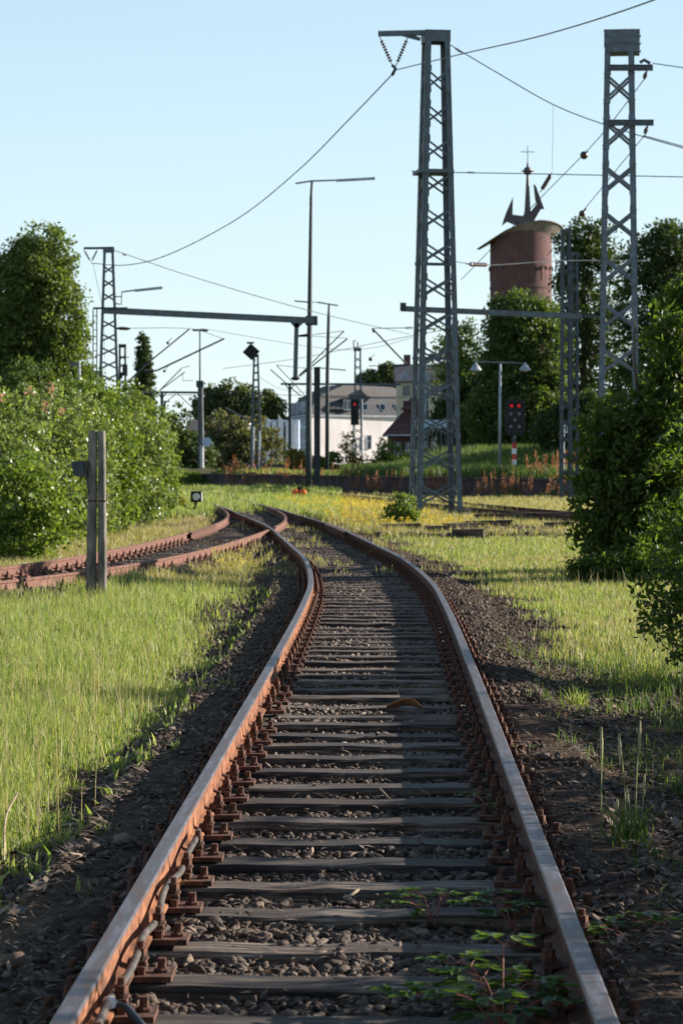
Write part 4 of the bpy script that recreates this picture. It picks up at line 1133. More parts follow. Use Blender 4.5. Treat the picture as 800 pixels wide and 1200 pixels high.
# ------------------------------------------------------------------ lamps, posts, signals in the yard
# tallest lamp post
d = 128
lp = thing('lamp_post', 'tallest tapered lamp post with a long one sided lamp head, beside the hanging post', 'lamp post', (PX(365, d), d, gz(PX(362, d), d)), 'yard lamp posts')
mb = MB(); mb.tube([(PX(361.5, d), d, gz(PX(362, d), d)), P(361.5, 500, d), P(363, 350, d), P(364.5, 232, d), P(365.5, 214, d)], [.17, .155, .115, .075, .06], 10); mb.build('pole', M['steel_dark'], lp, smooth=True)
mb = MB(); mb.tube([P(346, 216, d), P(365, 213, d), P(398, 212, d)], .04, 6); mb.build('arm', M['steel'], lp)
mb = MB(); mb.bar(P(394, 212.5, d), P(439, 210, d), .2, .12); mb.build('lamp_head', M['galv'], lp)
d = 160
lp = thing('lamp_post', 'thin T shaped lamp post between the tallest lamp post and the signal mast', 'lamp post', (PX(384, d), d, gz(PX(384, d), d)), 'yard lamp posts')
mb = MB(); mb.tube([(PX(383, d), d, gz(PX(384, d), d)), P(383.5, 440, d), P(385, 372, d), P(385.3, 357, d)], [.13, .12, .1, .05], 8); mb.build('pole', M['steel_dark'], lp, smooth=True)
mb = MB(); mb.bar(P(372, 354.5, d), P(396, 358.5, d), .12, .08); mb.bar(P(345, 353, d), P(362, 354.5, d), .12, .08); mb.bar(P(362, 354.5, d), P(372, 354.5, d), .04, .04); mb.build('lamp_head', M['steel'], lp)
d = 195
lp = thing('lamp_post', 'thin pole with flat lamp head on top and a pale disc at its foot', 'lamp post', (PX(235, d), d, gz(PX(235, d), d)), 'yard lamp posts')
mb = MB(); mb.tube([P(234.5, 455, d), P(234.5, 388, d)], [.07, .05], 8); mb.build('pole', M['steel_dark'], lp)
mb = MB(); mb.tube([(PX(236, d), d, gz(PX(235, d), d)), P(235, 450, d)], [.24, .2], 8); mb.box(P(234.5, 450, d), (.55, .5, .5)); mb.build('lower_post', M['steel_dark'], lp)
mb = MB(); mb.bar(P(226, 387, d), P(244, 387.5, d), .3, .16); mb.build('lamp_head', M['steel_dark'], lp)
# pale round disc on a separate sign arm
mb = MB(); mb.lathe(P(242.5, 518, d - 1), [(.36, 0), (.36, .04)], 20, axis=Matrix.Rotation(R(90), 3, 'X')); mb.build('disc', M['paleblue'], lp)
# galvanised post piece seen in front
mb = MB(); mb.tube([P(236.5, 548, d - 1), P(236.5, 522, d - 1)], .13, 8); mb.build('cable_duct', M['galv'], lp)

# mast with the diamond board
d = 172
dm = lattice('lattice_mast', 'narrow lattice mast carrying a black diamond shaped board', 'mast', (PX(300, d), d, gz(PX(300, d), d)), PZ(416, d), .85, .36, 15, .12, M['steel'], brace_w=.06, group='lattice masts')
mb = MB(); c = P(294.5, 412.5, d - .4)
mb.box(c, (.82, .12, .82), Matrix.Rotation(R(42), 3, 'Y')); mb.build('diamond_board', M['black'], dm)
mb = MB(); mb.bar(P(299, 424, d - .2), P(297, 408, d - .2), .06, .06); mb.tube([P(294, 406, d - .3), P(294, 402.5, d - .3)], .03, 6); mb.box(P(293.5, 402, d - .3), (.5, .2, .12)); mb.build('bracket', M['steel_dark'], dm)
mb = MB(); mb.tube([(PX(297, d), d - .7, 0), P(297, 500, d - .7)], .07, 8); mb.tube([(PX(304, d), d - .7, 0), P(304, 505, d - .7)], .07, 8); mb.build('cable_duct', M['galv'], dm)

# plain steel post
d = 133
pp = thing('steel_post', 'plain dark steel post standing right of the tallest lamp post', 'post', (PX(371, d), d, gz(PX(371, d), d)))
mb = MB()
for (dx, w, t) in ((-.15, .02, .30), (.15, .02, .30), (0, .28, .02)): mb.box((PX(371.5, d) + dx, d, (PZ(431, d) - .1) / 2), (w, t, PZ(431, d) + .1))
mb.build('beam', M['steel_dark'], pp)
mb = MB(); mb.box((PX(371.5, d), d, PZ(431, d) + .02), (.36, .36, .03)); mb.build('cap', M['steel_dark'], pp)

# signal mast with one red lamp
d = 200
sm = lattice('signal_mast', 'lattice signal mast with one red lamp in front of the pink house', 'railway signal', (PX(419, d), d, gz(PX(419, d), d)), PZ(408, d), .75, .5, 14, .12, M['steel'], brace_w=.06)
mb = MB(); mb.tube([P(415, 412, d), P(414, 400, d), P(417, 399, d)], .05, 6); mb.tube([P(419, 412, d), P(419, 401, d)], .05, 6); mb.build('top_bracket', M['steel_dark'], sm)
mb = MB(); mb.box(P(415.5, 483, d - .6), (.62, .3, 2.0)); mb.build('signal_screen', M['black'], sm)
mb = MB(); mb.lathe(P(415.5, 474, d - .78), [(.10, 0), (.09, .02)], 12, axis=Matrix.Rotation(R(90), 3, 'X')); mb.build('signal_lamp', M['lamp_red'], sm)
mb = MB(); mb.tube([(PX(414, d), d - .7, 0), P(414, 498, d - .7)], .06, 8); mb.tube([(PX(424, d), d - .7, 0), P(424, 468, d - .7)], .05, 8); mb.build('cable_duct', M['galv'], sm)

# T frame with crossbeam, left frame
def tframe(label, px, py, px0, px1, d, hang=None):
    t = thing('catenary_frame', label, 'catenary support', (PX(px, d), d, gz(PX(px, d), d)))
    mb = MB(); mb.bar((PX(px, d), d, gz(PX(px, d), d)), P(px, py, d), .2, .2, up=(0, 1, 0)); mb.build('post', M['steel_dark'], t)
    mb = MB(); mb.bar(P(px0, py, d), P(px1, py + .6, d), .16, .16); mb.build('crossbeam', M['steel'], t)
    mb = MB(); mb.bar(P(px - 5, py + 1, d - .02), P(px, py + 8, d - .02), .08, .08); mb.bar(P(px + 5, py + 1, d - .02), P(px, py + 8, d - .02), .08, .08); mb.build('gusset', M['steel_dark'], t)
tframe('T shaped support with a long crossbeam before the mansard roof', 339.5, 450, 329, 470, 190)
tframe('T shaped support whose crossbeam ends at the pale disc pole', 190, 459.5, 160, 236, 185)
# short lamp on a bracket near the left frame
d = 175
t = thing('lamp_post', 'short bent lamp post beside the left T shaped support', 'lamp post', (PX(193, d), d, gz(PX(193, d), d)), 'yard lamp posts')
mb = MB(); mb.tube([(PX(193, d), d, 0), P(193, 475, d), P(194, 470, d)], .08, 8); mb.build('pole', M['steel_dark'], t)
mb = MB(); mb.bar(P(192, 470.5, d), P(199, 470.5, d), .2, .1); mb.build('lamp_head', M['galv'], t)
# another one by the lime tree
d = 125
t = thing('lamp_post', 'grey lamp post with a flat head beside the lime tree', 'lamp post', (PX(93, d), d, gz(PX(93, d), d)), 'yard lamp posts')
mb = MB(); mb.tube([(PX(93.5, d), d, 0), P(93.5, 427, d)], .06, 8); mb.build('pole', M['galv'], t)
mb = MB(); mb.bar(P(82, 426.5, d), P(93, 427.5, d), .25, .14); mb.build('lamp_head', M['steel'], t)

# double platform lamp
d = 136
t = thing('lamp_post', 'pale platform lamp post with two bell shaped lamps on the mound', 'lamp post', (PX(586, d), d, gz(PX(586, d), d)), None)
mb = MB(); mb.tube([(PX(585, d), d, gz(PX(585, d), d) - .05), P(585.5, 426, d)], [.09, .06], 10); mb.build('pole', M['galv'], t, smooth=True)
mb = MB(); mb.tube([P(556, 424, d), P(585.5, 425, d), P(617, 426, d)], .035, 6); mb.build('arm', M['steel'], t)
for px in (557, 614.5):
    mb = MB(); mb.lathe(P(px, 434, d), [(.30, 0), (.30, .04), (.16, .24), (.07, .32), (.05, .42)], 14); mb.build('lamp_shade', M['galv'], t, smooth=False)
    mb = MB(); mb.ball(P(px, 433.7, d), .2, 8, sq=.5); mb.build('lamp_globe', M['white'], t, smooth=True)
# bell lamps far left of mast
d = 180
t = thing('lamp_post', 'slim lamp post with one bell shaped lamp before the dark roofed house', 'lamp post', (PX(499, d), d, gz(PX(499, d), d)))
mb = MB(); mb.tube([(PX(499, d), d, 0), P(499, 440, d), P(497, 436, d)], .16, 8); mb.tube([P(499, 440, d), P(474, 437, d)], .04, 6); mb.build('pole', M['galv'], t)
mb = MB(); mb.lathe(P(474, 443, d), [(.36, 0), (.36, .05), (.16, .3), (.06, .45)], 12); mb.build('lamp_shade', M['galv'], t)

# two-lamp red signal on the mound edge
d = 128
z0 = gz(PX(602, d), d)
t = thing('railway_signal', 'black light signal with two red lamps and a red and white striped post', 'railway signal', (PX(602, d), d, z0))
mb = MB(); mb.box((PX(602, d), d, z0 + .15), (.5, .4, .3)); mb.build('foot', M['steel_dark'], t)
for k in range(5):
    ya, yb = 545 - k * 6.5, 545 - (k + 1) * 6.5
    mb = MB(); mb.box(((P(602, ya, d) + P(602, yb, d)) / 2), (.22, .18, 6.5 * d / 3000)); mb.build('post_band', M['red' if k % 2 == 1 or k == 2 and False else 'white'] if k < 4 else M['steel_dark'], t)
mb = MB(); mb.tube([P(602, 513, d), P(602, 505, d)], .07, 8); mb.build('post', M['steel_dark'], t)
sc = MB(); c = P(603, 489, d); hw, hh = .5, .88
sc.prism([(c.x - hw, c.z - hh * .8), (c.x - hw * .75, c.z - hh), (c.x + hw * .75, c.z - hh), (c.x + hw, c.z - hh * .8), (c.x + hw, c.z + hh * .8), (c.x + hw * .75, c.z + hh), (c.x - hw * .75, c.z + hh), (c.x - hw, c.z + hh * .8)], d - .1, d + .02)
sc.build('signal_screen', M['black'], t)
for px in (599, 607.5):
    mb = MB(); mb.lathe(P(px, 475.5, d - .13), [(.085, 0), (.075, .02)], 12, axis=Matrix.Rotation(R(90), 3, 'X')); mb.build('signal_lamp', M['lamp_red'], t)
    mb = MB()
    a0 = P(px, 475.5, d)
    for s in range(7):
        an = math.pi * s / 6; an2 = math.pi * (s + 1) / 6
        if s < 6: mb.bar((a0.x + .15 * math.cos(an), d - .22, a0.z + .15 * math.sin(an)), (a0.x + .15 * math.cos(an2), d - .22, a0.z + .15 * math.sin(an2)), .2, .01, up=(math.cos(an), 0, math.sin(an)))
    mb.build('lamp_hood', M['black'], t)
mb = MB()
for px, py in ((598, 485), (608, 485), (603, 492), (598, 500), (608, 500)): mb.lathe(P(px, py, d - .11), [(.09, 0), (.08, .02)], 10, axis=Matrix.Rotation(R(90), 3, 'X'))
mb.build('unlit_lamp', M['glass'], t)

# the H board
d = 116
z0 = gz(PX(660, d), d)
t = thing('stop_board', 'white stop board with a black letter H on a post', 'sign', (PX(660, d), d, z0))
mb = MB(); mb.tube([(PX(659.5, d), d, z0 - .05), P(660, 492, d)], .045, 8); mb.build('post', M['galv'], t)
mb = MB(); mb.box(P(660.5, 501, d - .06), (.40, .03, .56)); b = mb.build('board', M['black'], t)
mb = MB(); mb.box(P(660.5, 501, d - .08), (.34, .012, .50)); f = mb.build('face', M['white'], b)
mb = MB(); c = P(660.5, 501, d - .09)
for s in (-1, 1): mb.box((c.x + s * .085, c.y, c.z), (.055, .012, .34))
mb.box(c, (.12, .012, .055)); mb.build('letter', M['black'], f)

# switch lantern
d = 80
xl, z0 = PX(226, d), gz(PX(226, d), d)
t = thing('switch_lantern', 'small black point lantern with a white disc and a yellow counterweight', 'switch lantern', (xl, d, z0))
mb = MB(); mb.box(P(230, 582, d), (.33, .26, .34)); mb.build('lantern_box', M['black'], t)
mb = MB(); mb.lathe(P(230, 582, d - .135), [(.115, 0), (.11, .02)], 18, axis=Matrix.Rotation(R(90), 3, 'X')); mb.build('disc', M['white'], t)
mb = MB(); mb.box(P(236.4, 582, d), (.02, .22, .28)); mb.build('side_glass', M['white'], t)
mb = MB(); mb.tube([(xl + .07, d, z0 - .03), P(229.5, 588, d)], .045, 8); mb.tube([P(229, 595, d), P(222, 596.5, d), P(214, 591, d)], .03, 6); mb.box((xl + .05, d, z0 + .06), (.5, .3, .16)); mb.build('lever', M['black'], t)
mb = MB(); mb.lathe(P(212, 587, d - .5), [(.05, 0), (.15, .01), (.15, .07), (.05, .08)], 14, axis=Matrix.Rotation(R(90), 3, 'X')); mb.build('counterweight', M['yellow'], t)

# orange device by the far turnout
d = 108
t = thing('track_lamp', 'orange red box like track device on a dark stand in the far weeds', 'track device', (PX(350, d), d, gz(PX(350, d), d)))
mb = MB(); z0 = ORG[t.name][2]
mb.box((PX(351, d), d + .1, z0 + .28), (.5, .35, .10)); mb.bar((PX(345, d), d, z0), (PX(347, d), d, z0 + .3), .05, .05); mb.bar((PX(358, d), d, z0), (PX(355, d), d, z0 + .3), .05, .05); mb.box((PX(351, d), d, z0 + .45), (.22, .2, .25)); mb.build('stand', M['black'], t)
for px in (346, 355):
    mb = MB(); mb.lathe((PX(px, d), d - .12, z0 + .33), [(.13, 0), (.15, .03), (.15, .2), (.1, .24)], 10, axis=Matrix.Rotation(R(90), 3, 'X')); mb.build('orange_end', M['orange'], t)

# twin concrete posts
d = 33
t = thing('concrete_post_pair', 'two weathered concrete posts standing side by side in the grass', 'post', (PX(113, d), d, gz(PX(113, d), d)))
for (px0, pxt, w0, lab) in ((106.6, 109.2, .122, None), (120.2, 119.6, .106, None)):
    mb = MB(); z0 = ORG[t.name][2] - .1; zt = PZ(505, d)
    n = 9; secs = []
    for i in range(n):
        tt = i / (n - 1); x = PX(px0 + (pxt - px0) * tt, d); w = w0 * (1 - .14 * tt); z = z0 + (zt - z0) * tt; c = .018
        pr = [(-w / 2 + c, -.07), (w / 2 - c, -.07), (w / 2, -.07 + c), (w / 2, .07 - c), (w / 2 - c, .07), (-w / 2 + c, .07), (-w / 2, .07 - c), (-w / 2, -.07 + c)]
        secs.append([(x + a + random.uniform(-.002, .002), d + b_, z) for a, b_ in pr])
    v = [p for s in secs for p in s]; f = [(i * 8 + j, i * 8 + (j + 1) % 8, (i + 1) * 8 + (j + 1) % 8, (i + 1) * 8 + j) for i in range(n - 1) for j in range(8)]
    f.append(tuple((n - 1) * 8 + j for j in range(8)))
    mb.add(v, f)
    mb.build('post', M['concrete'], t)
    mb = MB()
    mb.box(P(px0 + (pxt - px0) * .6, 587, d), (w0 * .98, .155, .02))
    mb.build('band', M['rust_dark'], t)
t2 = thing('signal_box', 'small dark metal box fixed to the left concrete post', 'box', P(94, 560, d))
mb = MB(); q = [P(85, 541, d), P(99.5, 540, d), P(101, 558.5, d), P(88, 557.5, d)]
mb.prism([(p.x, p.z) for p in q], d - .14, d + .02); mb.build('housing', M['steel_dark'], t2)
mb = MB(); mb.box(P(101.6, 549.5, d - .06), (.022, .17, .21)); mb.build('door', M['cable'], t2)
mb = MB(); mb.tube([P(101, 558, d - .02), P(103, 566, d - .06), P(104, 578, d - .085)], .012, 6); mb.box(P(104.5, 547, d), (.05, .19, .09)); mb.build('bracket', M['steel_dark'], t2)

# ------------------------------------------------------------------ wires
def wire(name, label, pts, r=.018, sag=0, cat='overhead wire', group='overhead wires', n=14):
    mb = MB(); P0, P1 = pts[0], pts[-1]
    if len(pts) == 2:
        pp_ = [P0.lerp(P1, t) - Vector((0, 0, sag * 4 * t * (1 - t))) for t in np.linspace(0, 1, n)]
    else: pp_ = [Vector((c[0], c[1], c[2])) for c in catmull3(pts)]
    mb.tube(pp_, r, 5)
    o = mb.build(name, M['wire']); tag(o, label, cat, group)
    return o
def catmull3(pts):
    q = [np.array(p) for p in pts]; q = [2 * q[0] - q[1]] + q + [2 * q[-1] - q[-2]]; out = []
    for i in range(1, len(q) - 2):
        for t in np.linspace(0, 1, 8, endpoint=False):
            a, b, c, d = q[i - 1:i + 3]
            out.append(.5 * ((2 * b) + (c - a) * t + (2 * a - 5 * b + 4 * c - d) * t ** 2 + (3 * b - a - 3 * c + d) * t ** 3))
    out.append(q[-2]); return out
wire('overhead_wire', 'feeder wire rising from the tallest mast insulators to the upper right', [P(462, 84, DA), P(545, 64, 66), P(640, 42, 56), P(770, 0, 46), P(960, -80, 36)], .016)
wire('overhead_wire', 'long sagging feeder wire from the tallest mast down to the left mast', [P(459, 89, DA), P(410, 140, 82), P(350, 200, 90), P(280, 256, 98), P(200, 298, 106), P(150, 311, 111), P(108, 309, DL)], .02)
wire('overhead_wire', 'wire from the tallest mast head dropping to the bolted mast', [P(519, 50, DA), P(580, 86, 75), P(647, 124, 74), P(712, 149, 72), P(800, 175, 70), P(880, 196, 68)], .016)
wire('overhead_wire', 'level cross wire from the tallest mast bracket to the right', [P(526, 203, DA), P(640, 205, 75), P(830, 209, 73)], .015)
wire('overhead_wire', 'wire falling from the left mast head to the tallest lamp post', [P(135, 294, DL), P(230, 326, 122), P(365, 365, 128), P(480, 392, 160)], .018)
wire('overhead_wire', 'slanting wire with a ball weight from the bolted mast down to the left', [P(755, 92, DB - .5), P(700, 163, 74), P(640, 225, 80), P(540, 328, 95)], .013)
wire('overhead_wire', 'slanting wire from the lower cross arm of the bolted mast', [P(755, 158, DB - .5), P(690, 238, 76), P(640, 300, 84)], .012)
wire('overhead_wire', 'wire leaving the upper cross arm of the bolted mast to the right', [P(763, 76, DB - .6), P(860, 90, 68)], .014)
wire('overhead_wire', 'wire leaving the lower cross arm of the bolted mast to the right', [P(752, 160, DB - .6), P(870, 192, 68)], .014)
wire('overhead_wire', 'thin hanger wire below the junction near the water tower', [P(647, 124, 74), P(646, 200, 74)], .008)
wire('overhead_wire', 'horizontal catenary wire passing behind the left mast below the portal beam', [P(137, 385, DL), P(222, 385.5, 125), P(262, 397, 135)], .016)
wire('overhead_wire', 'faint long wire above the pink house running to the tallest mast', [P(262, 432, 180), P(350, 420, 160), P(470, 396, 130), P(560, 380, 110)], .016)
wire('overhead_wire', 'second faint long wire above the pink house', [P(235, 385, 190), P(400, 410, 180), P(500, 392, 150)], .015)
wire('overhead_wire', 'thin cross span wire at roof height across the whole far yard', [P(185, 463, 185), P(330, 463, 188), P(480, 466, 190), P(600, 468, 192)], .02)
wire('overhead_wire', 'thin wire hanging from the left mast arm into the hedge', [P(110, 310, DL), P(121, 368, DL), P(124, 440, DL)], .009)
wire('overhead_wire', 'thin wire from the tallest mast across the water tower shaft', [P(530, 307, 78), P(575, 311, 84), P(660, 306, 95), P(760, 306, 104)], .014)
wire('overhead_wire', 'wire from the diamond board mast to the T shaped support', [P(300, 440, 172), P(339, 458, 188), P(420, 462, 200)], .013)
def weight(px, py, d, lab, r=.12):
    mb = MB(); mb.ball(P(px, py, d), r, 10); mb.tube([P(px + 1, py - 1.5, d), P(px + 5, py - 6, d)], .02, 5)
    tag(mb.build('ball_weight', M['insul'], smooth=True), lab, 'wire weight', 'ball weights on the wires')
weight(683, 183, 75.5, 'dark ball weight on the slanting wire left of the bolted mast')
weight(681, 251, 76, 'ball weight on the lower slanting wire before the trees', .1)
weight(197, 402, 160, 'small ball weight hanging left of the flat lamp pole', .1)
weight(193, 435, 170, 'small ball weight near the left cantilever foot', .1)
weight(434, 421, 160, 'small ball weight right of the signal mast top', .13)
def winsul(label, p, q, r=.05, n=6):
    o = insulator_string(p, q, r, n).build('line_insulator', M['insul'], smooth=True); tag(o, label, 'insulator', 'insulators on the wires')
winsul('insulator on the level cross wire right of the tallest mast', P(546, 203, DA), P(557, 203.5, DA), .035, 3)
winsul('long dark insulator right of the tower cross', P(646, 203, 74), P(632, 226, 74.5), .07, 8)
winsul('insulator on the wire at the tallest mast head', P(532, 58, DA), P(541, 64, DA), .05, 3)
winsul('thick horizontal insulator before the water tower shaft', P(546, 310, 79), P(573, 311, 83), .07, 8)
winsul('insulator left of the tallest mast at roof height', P(497, 385.5, 150), P(513, 385.5, 150), .09, 5)
winsul('insulator above the cantilever beside the signal mast', P(473, 384.5, 130), P(485, 384.5, 130), .08, 5)
winsul('insulator on the wire at the left mast head', P(144, 298, DL), P(149, 300, DL), .06, 3)

def cantilever(label, d, segs, ins=None):
    t = thing('cantilever', label, 'catenary arm', P(*segs[0][0], d), 'cantilever arms')
    for (p, q, r) in segs:
        mb = MB(); mb.tube([P(*p, d), P(*q, d)], r, 6); mb.build('tube', M['steel_dark'], t)
    for (p, q) in (ins or []):
        insulator_string(P(*p, d), P(*q, d), .11, 5).build('insulator', M['insul'], t)
cantilever('steep cantilever tube right of the poplar', 145, [((172, 427), (222, 386), .04), ((150, 448), (172, 427), .05)], [((144, 450), (156, 444))])
cantilever('long cantilever tube ending right of the flat lamp pole', 145, [((184, 434.5), (263, 397), .05), ((170, 435), (184, 434.5), .05)], [((168, 435), (183, 435))])
cantilever('small far cantilever pair left of the pale disc pole', 190, [((187, 458), (213, 432), .04), ((187, 458), (217, 436), .035), ((213, 431), (223, 429), .02), ((214, 437), (215, 447), .02), ((214, 446), (227, 446), .02), ((187, 478), (206, 462), .03), ((205, 458), (226, 478), .03)])
cantilever('upper cantilever pair right of the hanging post', 130, [((350, 441), (403, 388), .03), ((350, 441), (407, 397), .035), ((362, 393), (403, 388), .015), ((362, 394), (407, 396.5), .012)], [((349, 442), (363, 431))])
cantilever('cantilever pair sloping down right before the mansard roof', 190, [((317, 433), (352, 464), .04), ((324, 428), (356, 462), .03), ((324, 428), (372, 433), .02), ((372, 431), (405, 434), .04)])
cantilever('cantilever tube sloping down towards the tallest mast', 135, [((436, 385), (476, 427), .045), ((436, 385), (475, 384.5), .02), ((432, 429), (476, 427), .02), ((436, 385), (438, 390), .05)])
cantilever('thin cantilever over the pale white house', 200, [((264, 478), (292, 493), .07)])
cantilever('thin far cantilever before the blue white building', 210, [((324, 475), (345, 486), .04)])

# ------------------------------------------------------------------ old timbers and debris near the mast
tg = 'old timbers lying by the tall mast'
def timber(label, px, py, L, ang, d=None, w=.24):
    d = d or 3000 * 1.78 / (py - 535); x = PX(px, d); z = gz(x, d)
    mb = MB(); mb.box((x, d, z + .13), (L, w * 1.2, .24), Matrix.Rotation(ang, 3, 'Z') @ Matrix.Rotation(random.uniform(-.03, .03), 3, 'Y'))
    tag(mb.build('old_timber', M['wood_dark']), label, 'timber', tg)
M['wood_dark'] = mottled('rotten dark timber', (0.03, 0.022, 0.018), (0.12, 0.09, 0.07), 9, 0.95, 0, 0.5, .02, stretch=(.3, 2, 2))
timber('dark old timber under the bright green shrub', 470, 622, .95, .05)
timber('short timber left of the middle of the debris row', 512, 625, .5, .3)
timber('longest dark timber right of the tallest mast foot', 572, 618, 1.2, -.06)
timber('broken timber piece leaning near the mast footing', 540, 622, .8, .5)
timber('small timber piece below the debris row', 548, 629, .7, -.1)
timber('timber piece near the dark bush at the right', 655, 621, .7, .1)
timber('pale worn beam lying parallel to the crossing track', 610, 603, 2.6, -.1, 71)
M['rubble'] = stone_mat('rubble', [(0.06, 0.04, 0.03), (0.16, 0.10, 0.07), (0.03, 0.02, 0.018), (0.28, 0.21, 0.16)])
def debris():
    n = 1500; y = RNG.uniform(58, 66, n); x = PX(445 + 225 * RNG.random(n), y); k = np.abs(ddist(CROSS, x, y)) > 1.5
    scatter_stones('rubble', x[k], y[k], RNG.uniform(.04, .15, k.sum()), 1, M['rubble'], 'brown rubble and broken wood strewn before the tall mast', cat='rubble')
debris()

# platform wall
def platform_wall():
    mb = MB(); p = Vector((WA[0] + 14, WA[1] - 28, 0)); q = Vector((WB[0], WB[1], 0)); p = Vector((*(WA - WT * 20), 0))
    nrm = Vector((WN[0], WN[1], 0))
    mb.bar(p + Vector((0, 0, .16)), q + Vector((0, 0, .16)), .32, .96)
    w = mb.build('platform_wall', M['wall_dark']); tag(w, 'low dark masonry wall along the far platform', 'wall')
    mb = MB(); mb.bar(p + Vector((0, 0, .69)) - nrm * .05, q + Vector((0, 0, .69)) - nrm * .05, .46, .09); 
    c = mb.build('coping', M['wall_dark'], w)
platform_wall()
# wall before the blue-white building
mb = MB(); mb.bar((PX(300, 190), 190, .5), (PX(400, 185), 185, .5), .3, 1.3); w = mb.build('boundary_wall', M['wall_dark']); tag(w, 'low dark boundary wall below the blue white building', 'wall')

# ------------------------------------------------------------------ buildings
def wall_box(mb, x0, x1, y0, y1, z0, z1): mb.box(((x0 + x1) / 2, (y0 + y1) / 2, (z0 + z1) / 2), (x1 - x0, y1 - y0, z1 - z0))
def rotbuild(): pass

# pink house with mansard roof; its left facade runs back, gable wall towards the camera
def pink_house():
    d = 350; k = d / 3000
    t = thing('pink_house', 'large pink plastered house with a grey mansard roof and side facade painted in shaded blue grey', 'house', (PX(410, d), d, -.2))
    x0, x1 = PX(362, d), PX(500, d); ze = PZ(486, d); zr = PZ(450, d); zm = PZ(464, d)
    dep = 16; sk = -2.9      # the side facade runs back to the left
    # walls as a skewed box
    def quad(mb, pts): mb.add(pts, [(0, 1, 2, 3)])
    A = Vector((x0, d, -.2)); B = Vector((PX(500, d + 11), d + 11, -.2)); C = B + Vector((sk, dep, 0)); Dd = A + Vector((sk, dep, 0))
    up = Vector((0, 0, ze + .2))
    mb = MB(); mb.add([A, B, C, Dd, A + up, B + up, C + up, Dd + up], [(0, 1, 5, 4), (1, 2, 6, 5), (2, 3, 7, 6), (4, 5, 6, 7)]); mb.build('wall', M['plaster_pink'], t)
    mb = MB(); n = Vector((-.03, 0, 0)); mb.add([Dd + n, A + n, A + up + n, Dd + up + n], [(0, 1, 2, 3)]); mb.add([Dd, A, A + up, Dd + up], [(3, 2, 1, 0)])
    f = mb.build('side_facade', M['plaster_blue'], t)  # bluish shade on this side is put into the plaster colour
    # facade windows on the side
    for lvl, (za, zb, mat) in enumerate(((PZ(530, d), PZ(522, d), 0), (PZ(515, d), PZ(499, d), 0))):
        for j in range(4):
            a = A.lerp(Dd, .10 + j * .22); b = A.lerp(Dd, .24 + j * .22)
            mb = MB(); mb.add([a + Vector((-.06, 0, za)), b + Vector((-.06, 0, za)), b + Vector((-.06, 0, zb)), a + Vector((-.06, 0, zb))], [(0, 1, 2, 3)])
            w = mb.build('window', M['glass'], f)
            mb = MB()
            for (e, g_) in ((a, a), (b, b), (a.lerp(b, .5), a.lerp(b, .5))): mb.bar(e + Vector((-.1, 0, za)), e + Vector((-.1, 0, zb)), .12, .16)
            mb.bar(a + Vector((-.1, 0, za)), b + Vector((-.1, 0, za)), .2, .14); mb.bar(a + Vector((-.1, 0, zb)), b + Vector((-.1, 0, zb)), .2, .2)
            mb.build('frame', M['white'], w)
    mb = MB()
    for z in (PZ(489, d), PZ(519, d), PZ(535, d)): mb.bar(A + Vector((-.18, -.1, z)), Dd + Vector((-.18, 0, z)), .35, .3)
    mb.build('cornice', M['stone_trim'], t)
    # mansard: steep lower slope then flatter upper roof
    i1 = 1.3; i2 = 4.8
    def ring(z, ins, ov=0):
        return [A + Vector((ins - ov, ins - ov, 0)) + Vector((0, 0, z + .2)), B + Vector((-ins + ov, ins - ov, z + .2)), C + Vector((-ins + ov, -ins + ov, z + .2)), Dd + Vector((ins - ov, -ins + ov, z + .2))]
    r0, r1, r2 = ring(ze, 0, .35), ring(zm, i1), ring(zr, i2)
    mb = MB(); mb.add(ring(ze - .25, 0, .4) + ring(ze, 0, .42), [(0, 1, 5, 4), (1, 2, 6, 5), (2, 3, 7, 6), (3, 0, 4, 7), (4, 5, 6, 7)]); mb.build('gutter', M['stone_trim'], t)
    mb = MB(); mb.add(r0 + r1, [(0, 1, 5, 4), (1, 2, 6, 5), (2, 3, 7, 6), (3, 0, 4, 7)]); lower = mb.build('mansard_slope', M['slate'], t)
    mb = MB(); mb.add(r1 + r2, [(0, 1, 5, 4), (1, 2, 6, 5), (2, 3, 7, 6), (3, 0, 4, 7), (4, 5, 6, 7)]); roof = mb.build('roof', M['slate_brown'], t)
    mb = MB()
    for (p, q) in ((r1[0], r1[1]), (r1[3], r1[0])): mb.bar(p, q, .25, .2)
    mb.build('ridge_trim', M['roof_dark'], t)
    # white dormer and skylights on the front slope
    dx = PX(407, d); mb = MB(); mb.box((dx, d + 4.0, PZ(474, d)), (1.15, 1.8, 1.5)); dm_ = mb.build('dormer', M['white'], lower)
    mb = MB()
    for s in (-1, 1): mb.box((dx + s * .27, d + 3.08, PZ(474, d)), (.36, .05, 1.1))
    mb.build('pane', M['glass'], dm_)
    mb = MB(); mb.box((dx, d + 3.9, PZ(467, d)), (1.6, 2.2, .15)); mb.build('dormer_roof', M['roof_dark'], dm_)
    # small cross gable with dark slope left of the dormer
    mb = MB(); xx = PX(392, d)
    mb.add([(xx - 1.3, d + 2.4, PZ(468, d)), (xx - 1.0, d + 1.6, PZ(479, d)), (xx + 1.2, d + 2.6, PZ(479, d)), (xx + .9, d + 3.9, PZ(466.5, d))], [(0, 1, 2, 3)])
    mb.build('valley_slope', M['roof_dark'], lower)
    for px in (428, 449, 467):
        x = PX(px, d); mb = MB(); yy = d + (x - x0) / (x1 - x0) * 11
        zc = PZ(476, d)
        R_ = Matrix.Rotation(-math.atan2(i1 + .35, zm - ze), 3, 'X')
        mb.box((x, yy + .38, zc), (.85, .14, 1.15), R_); w = mb.build('skylight', M['white'], lower)
        mb = MB(); mb.box((x, yy + .30, zc), (.62, .03, .9), R_); mb.build('pane', M['glass'], w)
